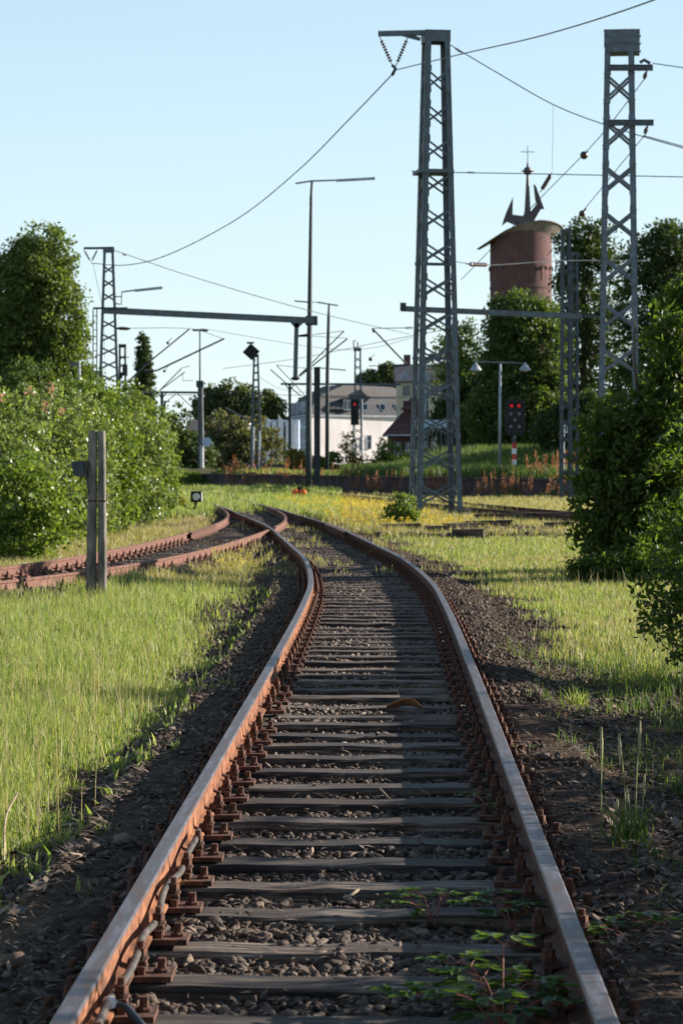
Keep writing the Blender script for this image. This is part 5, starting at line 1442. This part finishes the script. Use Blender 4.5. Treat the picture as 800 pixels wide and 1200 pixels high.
    # facade dormers on the side slope
    for j in range(3):
        c = A.lerp(Dd, .2 + j * .3) + Vector((.1, 0, ze + 1.2)); mb = MB(); mb.box(c, (1.3, 1.5, 1.7)); w = mb.build('dormer', M['stone_trim'], lower)
        mb = MB(); mb.box(c + Vector((-.68, 0, 0)), (.04, .8, 1.1)); mb.build('pane', M['glass'], w)
    # ground floor window
    mb = MB(); mb.box((PX(430, d), d + 5.5, PZ(518, d)), (1.3, .2, 1.9)); w = mb.build('window', M['glass'], t)
    mb = MB(); c = Vector((PX(430, d), d + 5.0, PZ(518, d)))
    for s in (-1, 0, 1): mb.box(c + Vector((s * .62, 0, 0)), (.1, .08, 1.9))
    for s in (-1, .2, 1): mb.box(c + Vector((0, -.02, s * .93)), (1.34, .08, .1))
    mb.build('frame', M['white'], w)
    mb = MB(); mb.box((PX(480, d), d + 8, zr + .6), (1.0, 1.0, 1.7)); mb.build('chimney', M['brick'], roof)
pink_house()

# white gabled house left
def gable_house(name, label, d, px0, px1, base_z, eave_py, ridge_py, wallm, roofm, dep=9, ridge_x=True, hip=0.0, chimney=None, ov=.4):
    t = thing(name, label, 'house', (PX((px0 + px1) / 2, d), d, base_z))
    x0, x1 = PX(px0, d), PX(px1, d); ze, zr = PZ(eave_py, d), PZ(ridge_py, d)
    mb = MB()
    if ridge_x:
        mb.add([(x0, d, base_z), (x1, d, base_z), (x1, d + dep, base_z), (x0, d + dep, base_z), (x0, d, ze), (x1, d, ze), (x1, d + dep, ze), (x0, d + dep, ze), (x0 + hip, d + dep / 2, zr - .15), (x1 - hip, d + dep / 2, zr - .15)],
               [(0, 1, 5, 4), (1, 2, 6, 5), (2, 3, 7, 6), (3, 0, 4, 7)] + ([(4, 8, 7), (5, 6, 9)] if hip == 0 else []))
        mb.build('wall', wallm, t)
        mb = MB(); sl = (zr - ze) / (dep / 2)
        for (ya, sg) in ((d - ov, 1), (d + dep + ov, -1)):
            a = (x0 - ov, ya, ze - ov * sl); b = (x1 + ov, ya, ze - ov * sl); c = (x1 + ov - hip, d + dep / 2, zr); e = (x0 - ov + hip, d + dep / 2, zr)
            th = Vector((0, 0, .18))
            v = [Vector(q) for q in (a, b, c, e)]; v += [q + th for q in v]
            mb.add(v, [(0, 1, 2, 3), (7, 6, 5, 4), (0, 4, 5, 1), (1, 5, 6, 2), (2, 6, 7, 3), (3, 7, 4, 0)])
        if hip:
            for (xa, xb) in ((x0 - ov, x0 - ov + hip), (x1 + ov, x1 + ov - hip)):
                v = [(xa, d - ov, ze - ov * sl + .17), (xa, d + dep + ov, ze - ov * sl + .17), (xb, d + dep / 2, zr + .17)]; mb.add(v, [(0, 1, 2)])
        roof = mb.build('roof', roofm, t)
    if chimney:
        mb = MB(); mb.box((PX(chimney, d), d + dep / 2, zr + .5), (.8, .8, 1.6)); mb.build('chimney', M['brick'], roof)
    return t
wh = gable_house('white_house', 'white house with a grey brown roof behind the olive bush', 250, 217, 292, -.2, 515, 494, M['plaster_white'], M['slate_brown'], 9, ov=.1)
mb = MB()
for px in (224, 283): mb.box((PX(px, 250), 249.98, PZ(525, 250)), (.8, .1, 1.1))
mb.build('window', M['glass'], wh)
# lit right wing with its steep white gable
def wing():
    d = 246; mb = MB(); zb = -.2
    t = thing('gabled_annex', 'white steep gable end right of the olive bush', 'house', (PX(283, d), d, zb))
    pts = [(PX(274, d), zb), (PX(292, d), zb), (PX(292, d), PZ(494, d)), (PX(274, d), PZ(513, d))]
    mb.prism(pts, d, d + 6); mb.build('wall', M['plaster_white'], t)
    mb = MB(); mb.bar((PX(272, d), d + 3, PZ(514, d)), (PX(293.5, d), d + 3, PZ(491.5, d)), 6.4, .2); mb.build('roof', M['slate_brown'], t)
wing()

# blue-white modern building with saw-tooth panels
def sawtooth():
    d = 270; t = thing('sawtooth_building', 'modern white and blue grey building with slanted panel tops', 'building', (PX(328, d), d, -.2))
    mb = MB(); mb.box(((PX(305, d) + PX(350, d)) / 2, d + 3.2, (PZ(492, d) - .2) / 2), (PX(350, d) - PX(305, d), 6, PZ(492, d) + .2)); mb.build('wall', M['plaster_blue'], t)
    for (a, b, ta, tb) in ((305, 309, 495, 497), (311, 316.5, 487, 492), (319, 324, 495, 493), (326, 332, 486, 493), (335, 339, 494, 494), (341, 345, 490, 495)):
        mb = MB(); mb.prism([(PX(a, d), -.2), (PX(b, d), -.2), (PX(b, d), PZ(tb, d)), (PX(a, d), PZ(ta, d))], d - .3, d + .15); mb.build('panel', M['plaster_white'], t)
    mb = MB(); mb.box((PX(322, d), d + .1, PZ(510, d)), (2.6, .3, .25)); mb.build('canopy', M['roof_dark'], t)
    for px in (317.8, 325, 333.5):
        mb = MB(); mb.box((PX(px, d), d + .18, PZ(520, d)), (.14 * 1.6, .05, 3.6)); mb.build('window', M['glass'], t)
sawtooth()

# dark roofed cream house behind the mast, brick signal house
ch = gable_house('cream_house', 'cream house with a long dark roof behind the tallest mast', 300, 466, 545, -.2, 447, 427, M['plaster_cream'], M['roof_dark'], 10, chimney=478)
for px in (476, 492, 508):
    mb = MB(); mb.box((PX(px, 300), 299.97, PZ(458, 300)), (.9, .1, 1.2)); mb.build('window', M['glass'], ch)
d = 190
bh = gable_house('brick_house', 'small dark brick house with a red tile hipped roof beside the leafy sapling', d, 455, 505, -.2, 508, 486, M['brick'], M['tile_red'], 5, hip=1.4, ov=.35)
mb = MB(); mb.box((PX(485, d), d + 2.4, PZ(484, d)), (1.5, 1.5, 1.9)); mb.build('turret', M['brick'], bh)
mb = MB(); c = Vector((PX(485, d), d + 2.4, PZ(470, d) - .1)); mb.add([c + Vector((-1, -1, -.5)), c + Vector((1, -1, -.5)), c + Vector((1, 1, -.5)), c + Vector((-1, 1, -.5)), c + Vector((0, 0, .6))], [(0, 1, 4), (1, 2, 4), (2, 3, 4), (3, 0, 4), (3, 2, 1, 0)]); mb.build('turret_roof', M['tile_red'], bh)
mb = MB(); mb.box((PX(480, d), d - .42, PZ(510, d)), (3.7, .06, .12)); mb.build('gutter', M['stone_trim'], bh)
for px in (466, 478, 490):
    mb = MB(); mb.box((PX(px, d), d - .01, PZ(528, d)), (.55, .1, 1.2)); w = mb.build('window', M['glass'], bh)
    mb = MB(); mb.box((PX(px, d), d - .07, PZ(528, d)), (.06, .04, 1.2)); mb.box((PX(px, d), d - .075, PZ(528, d)), (.55, .04, .06)); mb.build('frame', M['white'], w)
# white railing/shelter to the right of the mast
d = 165
t = thing('platform_shelter', 'small white and pale blue shelter behind the right leg of the tallest mast', 'shelter', (PX(508, d), d, -.1))
mb = MB(); mb.box((PX(508, d), d, PZ(497, d)), (1.6, 1.5, .5)); mb.build('fascia', M['paleblue'], t)
mb = MB()
for px in (496, 501, 506, 511, 516, 521): mb.box((PX(px, d), d - .6, (PZ(502, d) - .1) / 2), (.06, .06, PZ(502, d) + .1))
mb.build('posts', M['steel'], t)

# ------------------------------------------------------------------ water tower
def tower():
    d = 500; k = d / 3000; cx = PX(609.5, d); r = 36 * k
    t = thing('water_tower', 'round brick water tower with a curved brim roof behind the right trees', 'water tower', (cx, d, 0))
    cur = [(556, 294), (560, 292), (567, 288), (575, 283), (590, 274), (605, 268), (620, 264), (632, 262.5), (645, 263.5), (653, 265.5), (658, 268.5)]
    cpx = [c[0] for c in cur]; cpz = [PZ(c[1], d) for c in cur]
    zt = lambda x: float(np.interp(x / k + 400, cpx, cpz))
    n = 64; mb = MB(); v = []; levels = [0, PZ(330, d), PZ(311, d)]
    for j in range(n):
        a = 2 * math.pi * j / n; x, y = cx + r * math.cos(a), d + r * math.sin(a)
        v += [(x, y, 0), (x, y, zt(x) - .15)]
    f = [(2 * j, 2 * ((j + 1) % n), 2 * ((j + 1) % n) + 1, 2 * j + 1) for j in range(n)]
    mb.add(v, f); wall = mb.build('wall', M['brick'], t)
    # corbel ring under the arches and parapet band
    mb = MB(); mb.lathe((cx, d, PZ(340, d)), [(r + .02, 0), (r + .12, .2), (r + .12, .5), (r + .02, .55)], 64); mb.build('string_course', M['brick'], t)
    # blind arches with windows round the shaft
    for j in range(14):
        a = 2 * math.pi * (j + .2) / 14; w = .62; ux, uy = -math.sin(a), math.cos(a); nx, ny = math.cos(a), math.sin(a)
        zb_, zc = PZ(330, d), PZ(318, d)
        pts = [(-w, zb_), (w, zb_), (w, zc)] + [(w * math.cos(q), zc + w * math.sin(q)) for q in np.linspace(.3, math.pi - .3, 7)] + [(-w, zc)]
        mb = MB(); lit = .05
        vv = [(cx + nx * (r + lit) + ux * p[0], d + ny * (r + lit) + uy * p[0], p[1]) for p in pts]
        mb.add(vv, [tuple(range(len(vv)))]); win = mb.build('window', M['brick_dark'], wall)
        mb = MB()
        ins = [(cx + nx * (r + .12) + ux * p[0] * 1.18, d + ny * (r + .12) + uy * p[0] * 1.18, p[1] + (.12 if p[1] > zc else 0)) for p in pts[2:]]
        for a_, b_ in zip(ins[:-1], ins[1:]): mb.bar(a_, b_, .25, .2)
        mb.build('arch', M['brick'], win)
    for j in (16,):
        pass
    # brim roof: an upturned curved shell, wider than the shaft
    R2 = 50.5 * k; ox = PX(608.5, d); mb = MB(); nr, na = 7, 56; v = []; th = .35
    for i in range(nr + 1):
        for j in range(na):
            a = 2 * math.pi * j / na; rr = R2 * i / nr; x = ox + rr * math.cos(a); y = d + rr * math.sin(a) * .85
            v.append((x, y, zt(x) + .0)); 
    m = len(v)
    for i in range(nr + 1):
        for j in range(na):
            x, y, z = v[i * na + j]; e = i / nr
            v.append((x, y, z + th * (1 - .6 * e) + .3 * (1 - e)))
    f = []
    for i in range(nr):
        for j in range(na):
            q = (i * na + j, i * na + (j + 1) % na, (i + 1) * na + (j + 1) % na, (i + 1) * na + j)
            f.append(q[::-1]); f.append(tuple(m + u for u in q))
    for j in range(na): q = (nr * na + j, nr * na + (j + 1) % na); f.append((q[0], q[1], m + q[1], m + q[0]))
    mb.add(v, f); roof = mb.build('roof', M['tin'], t, smooth=False)
    mb = MB(); v = []
    for j in range(n):
        a = 2 * math.pi * j / n; x, y = cx + r * math.cos(a), d + r * math.sin(a); e = (math.cos(a) + 1) / 2
        x2 = ox + R2 * math.cos(a); y2 = d + R2 * math.sin(a) * .85
        v += [(x, y, zt(x) - .2 - 2.6 * e ** 1.5), (x2 * .97 + ox * .03, y2 * .97 + d * .03, zt(x2) - .06)]
    mb.add(v, [(2 * j, 2 * ((j + 1) % n), 2 * ((j + 1) % n) + 1, 2 * j + 1) for j in range(n)]); mb.build('soffit', M['tin'], roof)
    # sculpture
    def Z(q): return (PX(540 + q[0] / 5, d), PZ(160 + q[1] / 5, d))
    mb = MB()
    for poly, y0, y1 in (([(296, 462), (370, 472), (418, 508), (330, 528), (262, 500)], -.7, .7), ([(300, 360), (298, 465), (290, 485), (235, 527), (246, 490), (262, 445)], -.35, .35),
                 ([(396, 455), (438, 398), (462, 432), (415, 512)], -.6, .6), ([(420, 284), (434, 294), (462, 372), (483, 428), (452, 430), (430, 375)], -.35, .35)):
        mb.prism([Z(q) for q in poly], d + y0, d + y1)
    mb.build('anchor_sculpture', M['bronze'], t)
    mb = MB(); sx, sz = Z((386, 520)); _, s1 = Z((386, 232)); mb.lathe((sx, d, sz), [(1.1, 0), (.6, (s1 - sz) * .3), (.25, s1 - sz)], 12)
    _, zb2 = Z((386, 207)); mb.ball((sx, d, zb2), .85, 12); _, z3 = Z((386, 157)); mb.lathe((sx, d, zb2 + .6), [(.3, 0), (.14, z3 - zb2 - .6)], 10)
    mb.lathe((sx, d, zb2 - .06), [(1.3, 0), (1.3, .12)], 16); sp = mb.build('spire', M['bronze'], t, smooth=False)
    mb = MB(); _, za = Z((389, 60)); _, zb3 = Z((389, 157)); _, zc3 = Z((389, 95)); mb.bar((sx, d, zb3), (sx, d, za), .12, .12, up=(0, 1, 0)); mb.bar((Z((347, 95))[0], d, zc3), (Z((423, 97))[0], d, zc3), .12, .12)
    mb.build('cross', M['bronze'], sp)
tower()

# ------------------------------------------------------------------ foreground details
# conduit snaking along the inside of the left rail
def conduit():
    pts = []
    for i, yy in enumerate(np.arange(6.2, 11.4, .22)):
        x = np.interp(yy, mainL[:, 1], mainL[:, 0]) + .060 + .007 * math.sin(yy * 7) + .005 * math.sin(yy * 3.1)
        pts.append((x, yy, .078 + .012 * math.sin(yy * 5.3)))
    rad = [.019] * len(pts)
    mb = MB(); mb.tube(catmull3([Vector(p) for p in pts]), .0135, 10)
    c = mb.build('cable_conduit', M['cable'], smooth=True); tag(c, 'lumpy grey cable conduit lying along the inside of the near left rail', 'cable')
    mb = MB()
    x, y_, z = pts[7]; mb.tube([(x, y_, z), (x + .012, y_ - .04, z + .004)], .018, 10); mb.build('white_sleeve', M['white'], c)
    mb = MB(); mb.tube([(x, y_, z), (x + .06, y_ - .05, z - .01), (x + .13, y_ - .2, .03), (x + .22, y_ - .3, -.02)], .013, 8); mb.build('branch_cable', M['steel_dark'], c, smooth=True)
conduit()

# curled dead bark leaf
def curled(label, px, py, L, W, ang, name='dead_leaf', z=.03):
    d = 3000 * (EYE - z) / (py - 535); c = P(px, py, d)
    mb = MB(); n, m = 9, 5; v = []
    for i in range(n):
        u = i / (n - 1) - .5
        for j in range(m):
            w = j / (m - 1) - .5; ww = W * (1 - (2 * abs(u)) ** 2.5 * .85)
            v.append((u * L, w * ww, .35 * ww * (abs(w) * 2) ** 2 + .05 * L * math.sin(u * 7 + 1) + random.uniform(-.003, .003)))
    Rz = Matrix.Rotation(ang, 3, 'Z'); v = [Rz @ Vector(q) + c for q in v]; k = len(v); v += [q - Vector((0, 0, .004)) for q in v]
    f = []
    for i in range(n - 1):
        for j in range(m - 1):
            q = (i * m + j, (i + 1) * m + j, (i + 1) * m + j + 1, i * m + j + 1); f.append(q); f.append(tuple(k + x for x in q[::-1]))
    mb.add(v, f); o = mb.build(name, M['deadleaf'], smooth=True); tag(o, label, 'dead leaf')
curled('large curled brown leaf lying on a sleeper between the rails', 474, 828, .25, .13, -.1)
curled('small pale curled leaf near the conduit', 216, 1038, .09, .03, .4, z=.04)
curled('folded brown leaf at the edge of the left grass', 80, 1000, .16, .07, .2, z=-.1)

# sticks
def stick(label, pts, r=.006):
    mb = MB(); mb.tube(catmull3([Vector(p) for p in pts]), r, 6); tag(mb.build('stick', M['twig']), label, 'twig', 'fallen twigs')
M['twig'] = mottled('bare twig', (0.20, 0.14, 0.09), (0.42, 0.33, 0.24), 20, 0.9, 0, 0.2)
def gp(px, py, h=.02):
    d = 3000 * (EYE + .10 - h) / (py - 535); return P(px, py, d) 
stick('pale bent twig beside the left grass near the rail', [gp(60, 970), gp(90, 967, .04), gp(135, 975)], .006)
stick('twig on the dark soil at the lower left photo edge', [gp(0, 1090), gp(20, 1082, .03), gp(34, 1073)], .006)
stick('twig lying on the soil left of the near rail', [gp(128, 905), gp(150, 903, .05), gp(172, 912)], .005)
stick('upright dry stalk in the left grass', [gp(4, 1010, .02), P(6, 960, 12.0), P(20, 930, 12.2)], .005)
stick('small twig on the sleepers left of the bramble shoots', [P(402, 1054, 10.0), P(412, 1050, 10.0), P(420, 1044, 10.05)], .006)
stick('forked dry twig on the middle sleepers', [P(445, 925, 13.3), P(462, 940, 13.0), P(492, 941, 13.0)], .005)

def weed(name, label, base, h, n, L, mat, cat='weed', flat=.4, stems=None, stalks=0, group=None):
    """a rosette of strap leaves, optionally seed stalks"""
    t = thing(name, label, cat, base, group)
    x = base[0] + RNG.normal(0, L * .25, n); y = base[1] + RNG.normal(0, L * .25, n)
    blades('leaves', x, y, h * RNG.uniform(.5, 1.0, n), RNG.uniform(.006, .012, n) * (1 if not stalks else .8), mat, None, flat, zb=np.full(n, base[2]), parent=t)
    if stalks:
        for (dx, hh, lean) in stalks:
            mb = MB(); b = Vector(base) + Vector((dx, random.uniform(-.05, .05), 0)); e = b + Vector((lean, 0, hh)); mid = b.lerp(e, .5) + Vector((-lean * .3, 0, 0))
            mb.tube(catmull3([b, mid, e]), .0028, 5); s = mb.build('stalk', M['grass_stalk'], t)
            mb = MB(); a = b.lerp(e, .72); a.x = e.x - lean * .15
            mb.tube([a, a.lerp(e, .5), e], [.004, .008, .003], 6); mb.build('seed_head', M['seed'], s)
    return t
M['grass_stalk'] = mottled('pale green stalk', (0.14, 0.17, 0.06), (0.22, 0.24, 0.10), 10, .7, 0, 0)
M['seed'] = mottled('seed head', (0.26, 0.24, 0.12), (0.4, 0.36, 0.2), 60, .9, 0, .3)
d = 11.3
xb = PX(738, d)
weed('tall_grass_clump', 'tall clump of grass with upright seed heads right of the near rail', (xb, d, gz(xb, d)), .26, 110, .2, M['grass_dark'], 'grass clump', .5, stalks=[(-.12, .52, .0), (-.07, .2, .02), (-.02, .50, -.03), (.03, .55, .02), (.05, .32, .01), (.01, .26, -.02)])
d = 21.5
weed('weed', 'dark green dock weed on the bare soil left of the main track', (PX(160, d), d, gz(PX(160, d), d)), .17, 26, .05, M['grass_dark'], 'weed', .5)
for (px, py, lab) in ((195, 868, 'small bright grass tuft on dark soil near the left rail'), (172, 915, 'three thin green blades on the soil left of the near rail'), (205, 905, 'tiny tuft beside the left rail in the shade')):
    p = gp(px, py, .0); weed('grass_tuft', lab, (p.x, p.y, gz(p.x, p.y)), .09, 16, .05, M['grass_fresh'], 'grass tuft', .6)
for (px, py, lab) in ((675, 830, 'green weed tuft in the shade right of the gravel'), (725, 800, 'taller weed tuft at the shade edge near the hanging twigs'), (760, 805, 'bright weed clump under the hanging twigs')):
    p = gp(px, py, .0); weed('grass_tuft', lab, (p.x, p.y, gz(p.x, p.y)), .22, 60, .16, M['grass_fresh'], 'grass tuft', .5)

def bramble(label, base, canes, seed, leafs=.034):
    rr = random.Random(seed)
    t = thing('bramble', label, 'bramble', base, 'bramble shoots on the near track')
    C = []; U = []
    b0 = Vector(base)
    for (dx, dy, h, L) in canes:
        e = b0 + Vector((dx, dy, h)); mid = b0.lerp(e, .5) + Vector((0, 0, h * .35 + .03))
        pts = catmull3([b0, mid, e]); mb = MB(); mb.tube(pts, [.0033 - .002 * i / len(pts) for i in range(len(pts))], 6); mb.build('cane', M['stem_red'], t)
        for i in range(3, len(pts), 2):
            q = Vector(pts[i]); side = 1 if (i // 2) % 2 else -1
            a = math.atan2(dy, dx) + side * rr.uniform(.6, 1.3)
            pet = q + Vector((math.cos(a), math.sin(a), .35)) * L * .9
            mb2 = MB(); mb2.tube([q, pet], .0012, 4); mb2.build('leaf_stalk', M['stem_red'], t)
            for da, s in ((0, 1.0), (1.25, .8), (-1.25, .8)):
                C.append((pet, a + da, s * L * rr.uniform(.8, 1.15), rr.uniform(-.25, .35)))
    # five-point toothed leaflets, gently folded
    V = []; F = []
    for (p, a, s, tilt) in C:
        u = Vector((math.cos(a), math.sin(a), -.15 + tilt * .6)).normalized(); w = u.cross(Vector((tilt * .5, 0, 1))).normalized(); n = w.cross(u)
        pts = [(0, 0), (.2, .34), (.45, .40), (.78, .22), (1.12, 0)]
        k = len(V)
        mid = [p + u * s * q[0] * 1.1 + n * s * (-.10 * math.sin(q[0] * 3)) for q in pts]
        L_ = [mid[i] + w * s * pts[i][1] * .85 + n * s * .14 * (pts[i][1] > 0) for i in range(5)]
        R_ = [mid[i] - w * s * pts[i][1] * .85 + n * s * .14 * (pts[i][1] > 0) for i in range(5)]
        V += mid + L_[1:4] + R_[1:4]
        F += [(k, k + 5, k + 1), (k + 1, k + 5, k + 6, k + 2), (k + 2, k + 6, k + 7, k + 3), (k + 3, k + 7, k + 4), (k, k + 1, k + 8), (k + 1, k + 2, k + 9, k + 8), (k + 2, k + 3, k + 10, k + 9), (k + 3, k + 4, k + 10)]
    mb = MB(); mb.add(V, F); mb.build('leaves', M['leaf_bramble'], t, smooth=True)
def bp(px, py, z=0.0):
    d = 3000 * (EYE - z) / (py - 535); return (PX(px, d), d, z)
bramble('bright green bramble shoot with red canes at the bottom of the track', bp(590, 1215, -.03), [(-.10, .15, .14, .07), (.02, .30, .22, .065), (-.24, .05, .10, .07), (.12, .1, .12, .07), (-.05, -.1, .12, .07), (.2, -.05, .09, .065), (-.16, .3, .16, .06), (.08, .22, .08, .07), (-.3, .2, .08, .06)], 1)
bramble('bramble shoot with pointed leaves on the sleepers left of centre', bp(510, 1085, -.03), [(-.10, .06, .09, .045), (.05, .10, .08, .04), (-.18, 0, .06, .045)], 2)
bramble('dark bramble shoot lying against the right rail', bp(600, 1090, -.03), [(-.14, .05, .08, .055), (-.05, .2, .07, .06), (.05, -.1, .08, .05)], 3)
bramble('bramble shoot on the soil at the lower right edge', bp(755, 1150, -.12), [(-.15, .05, .15, .065), (.1, .2, .16, .065), (.15, -.05, .12, .065), (-.1, -.15, .12, .06), (0, .3, .15, .06), (-.2, .25, .1, .06)], 4)
bramble('bramble shoot creeping beside the outer foot of the right rail', bp(700, 1110, -.12), [(.05, .2, .1, .045), (-.05, .35, .08, .04), (.12, .05, .09, .045)], 5)
bramble('small bramble sprig outside the right rail further along', bp(640, 905, -.10), [(-.15, .2, .1, .045), (.1, .3, .08, .045)], 6)
bramble('small bramble sprig inside the right rail near the middle', bp(575, 960, -.03), [(-.1, .25, .07, .04), (.02, -.2, .06, .04)], 7)
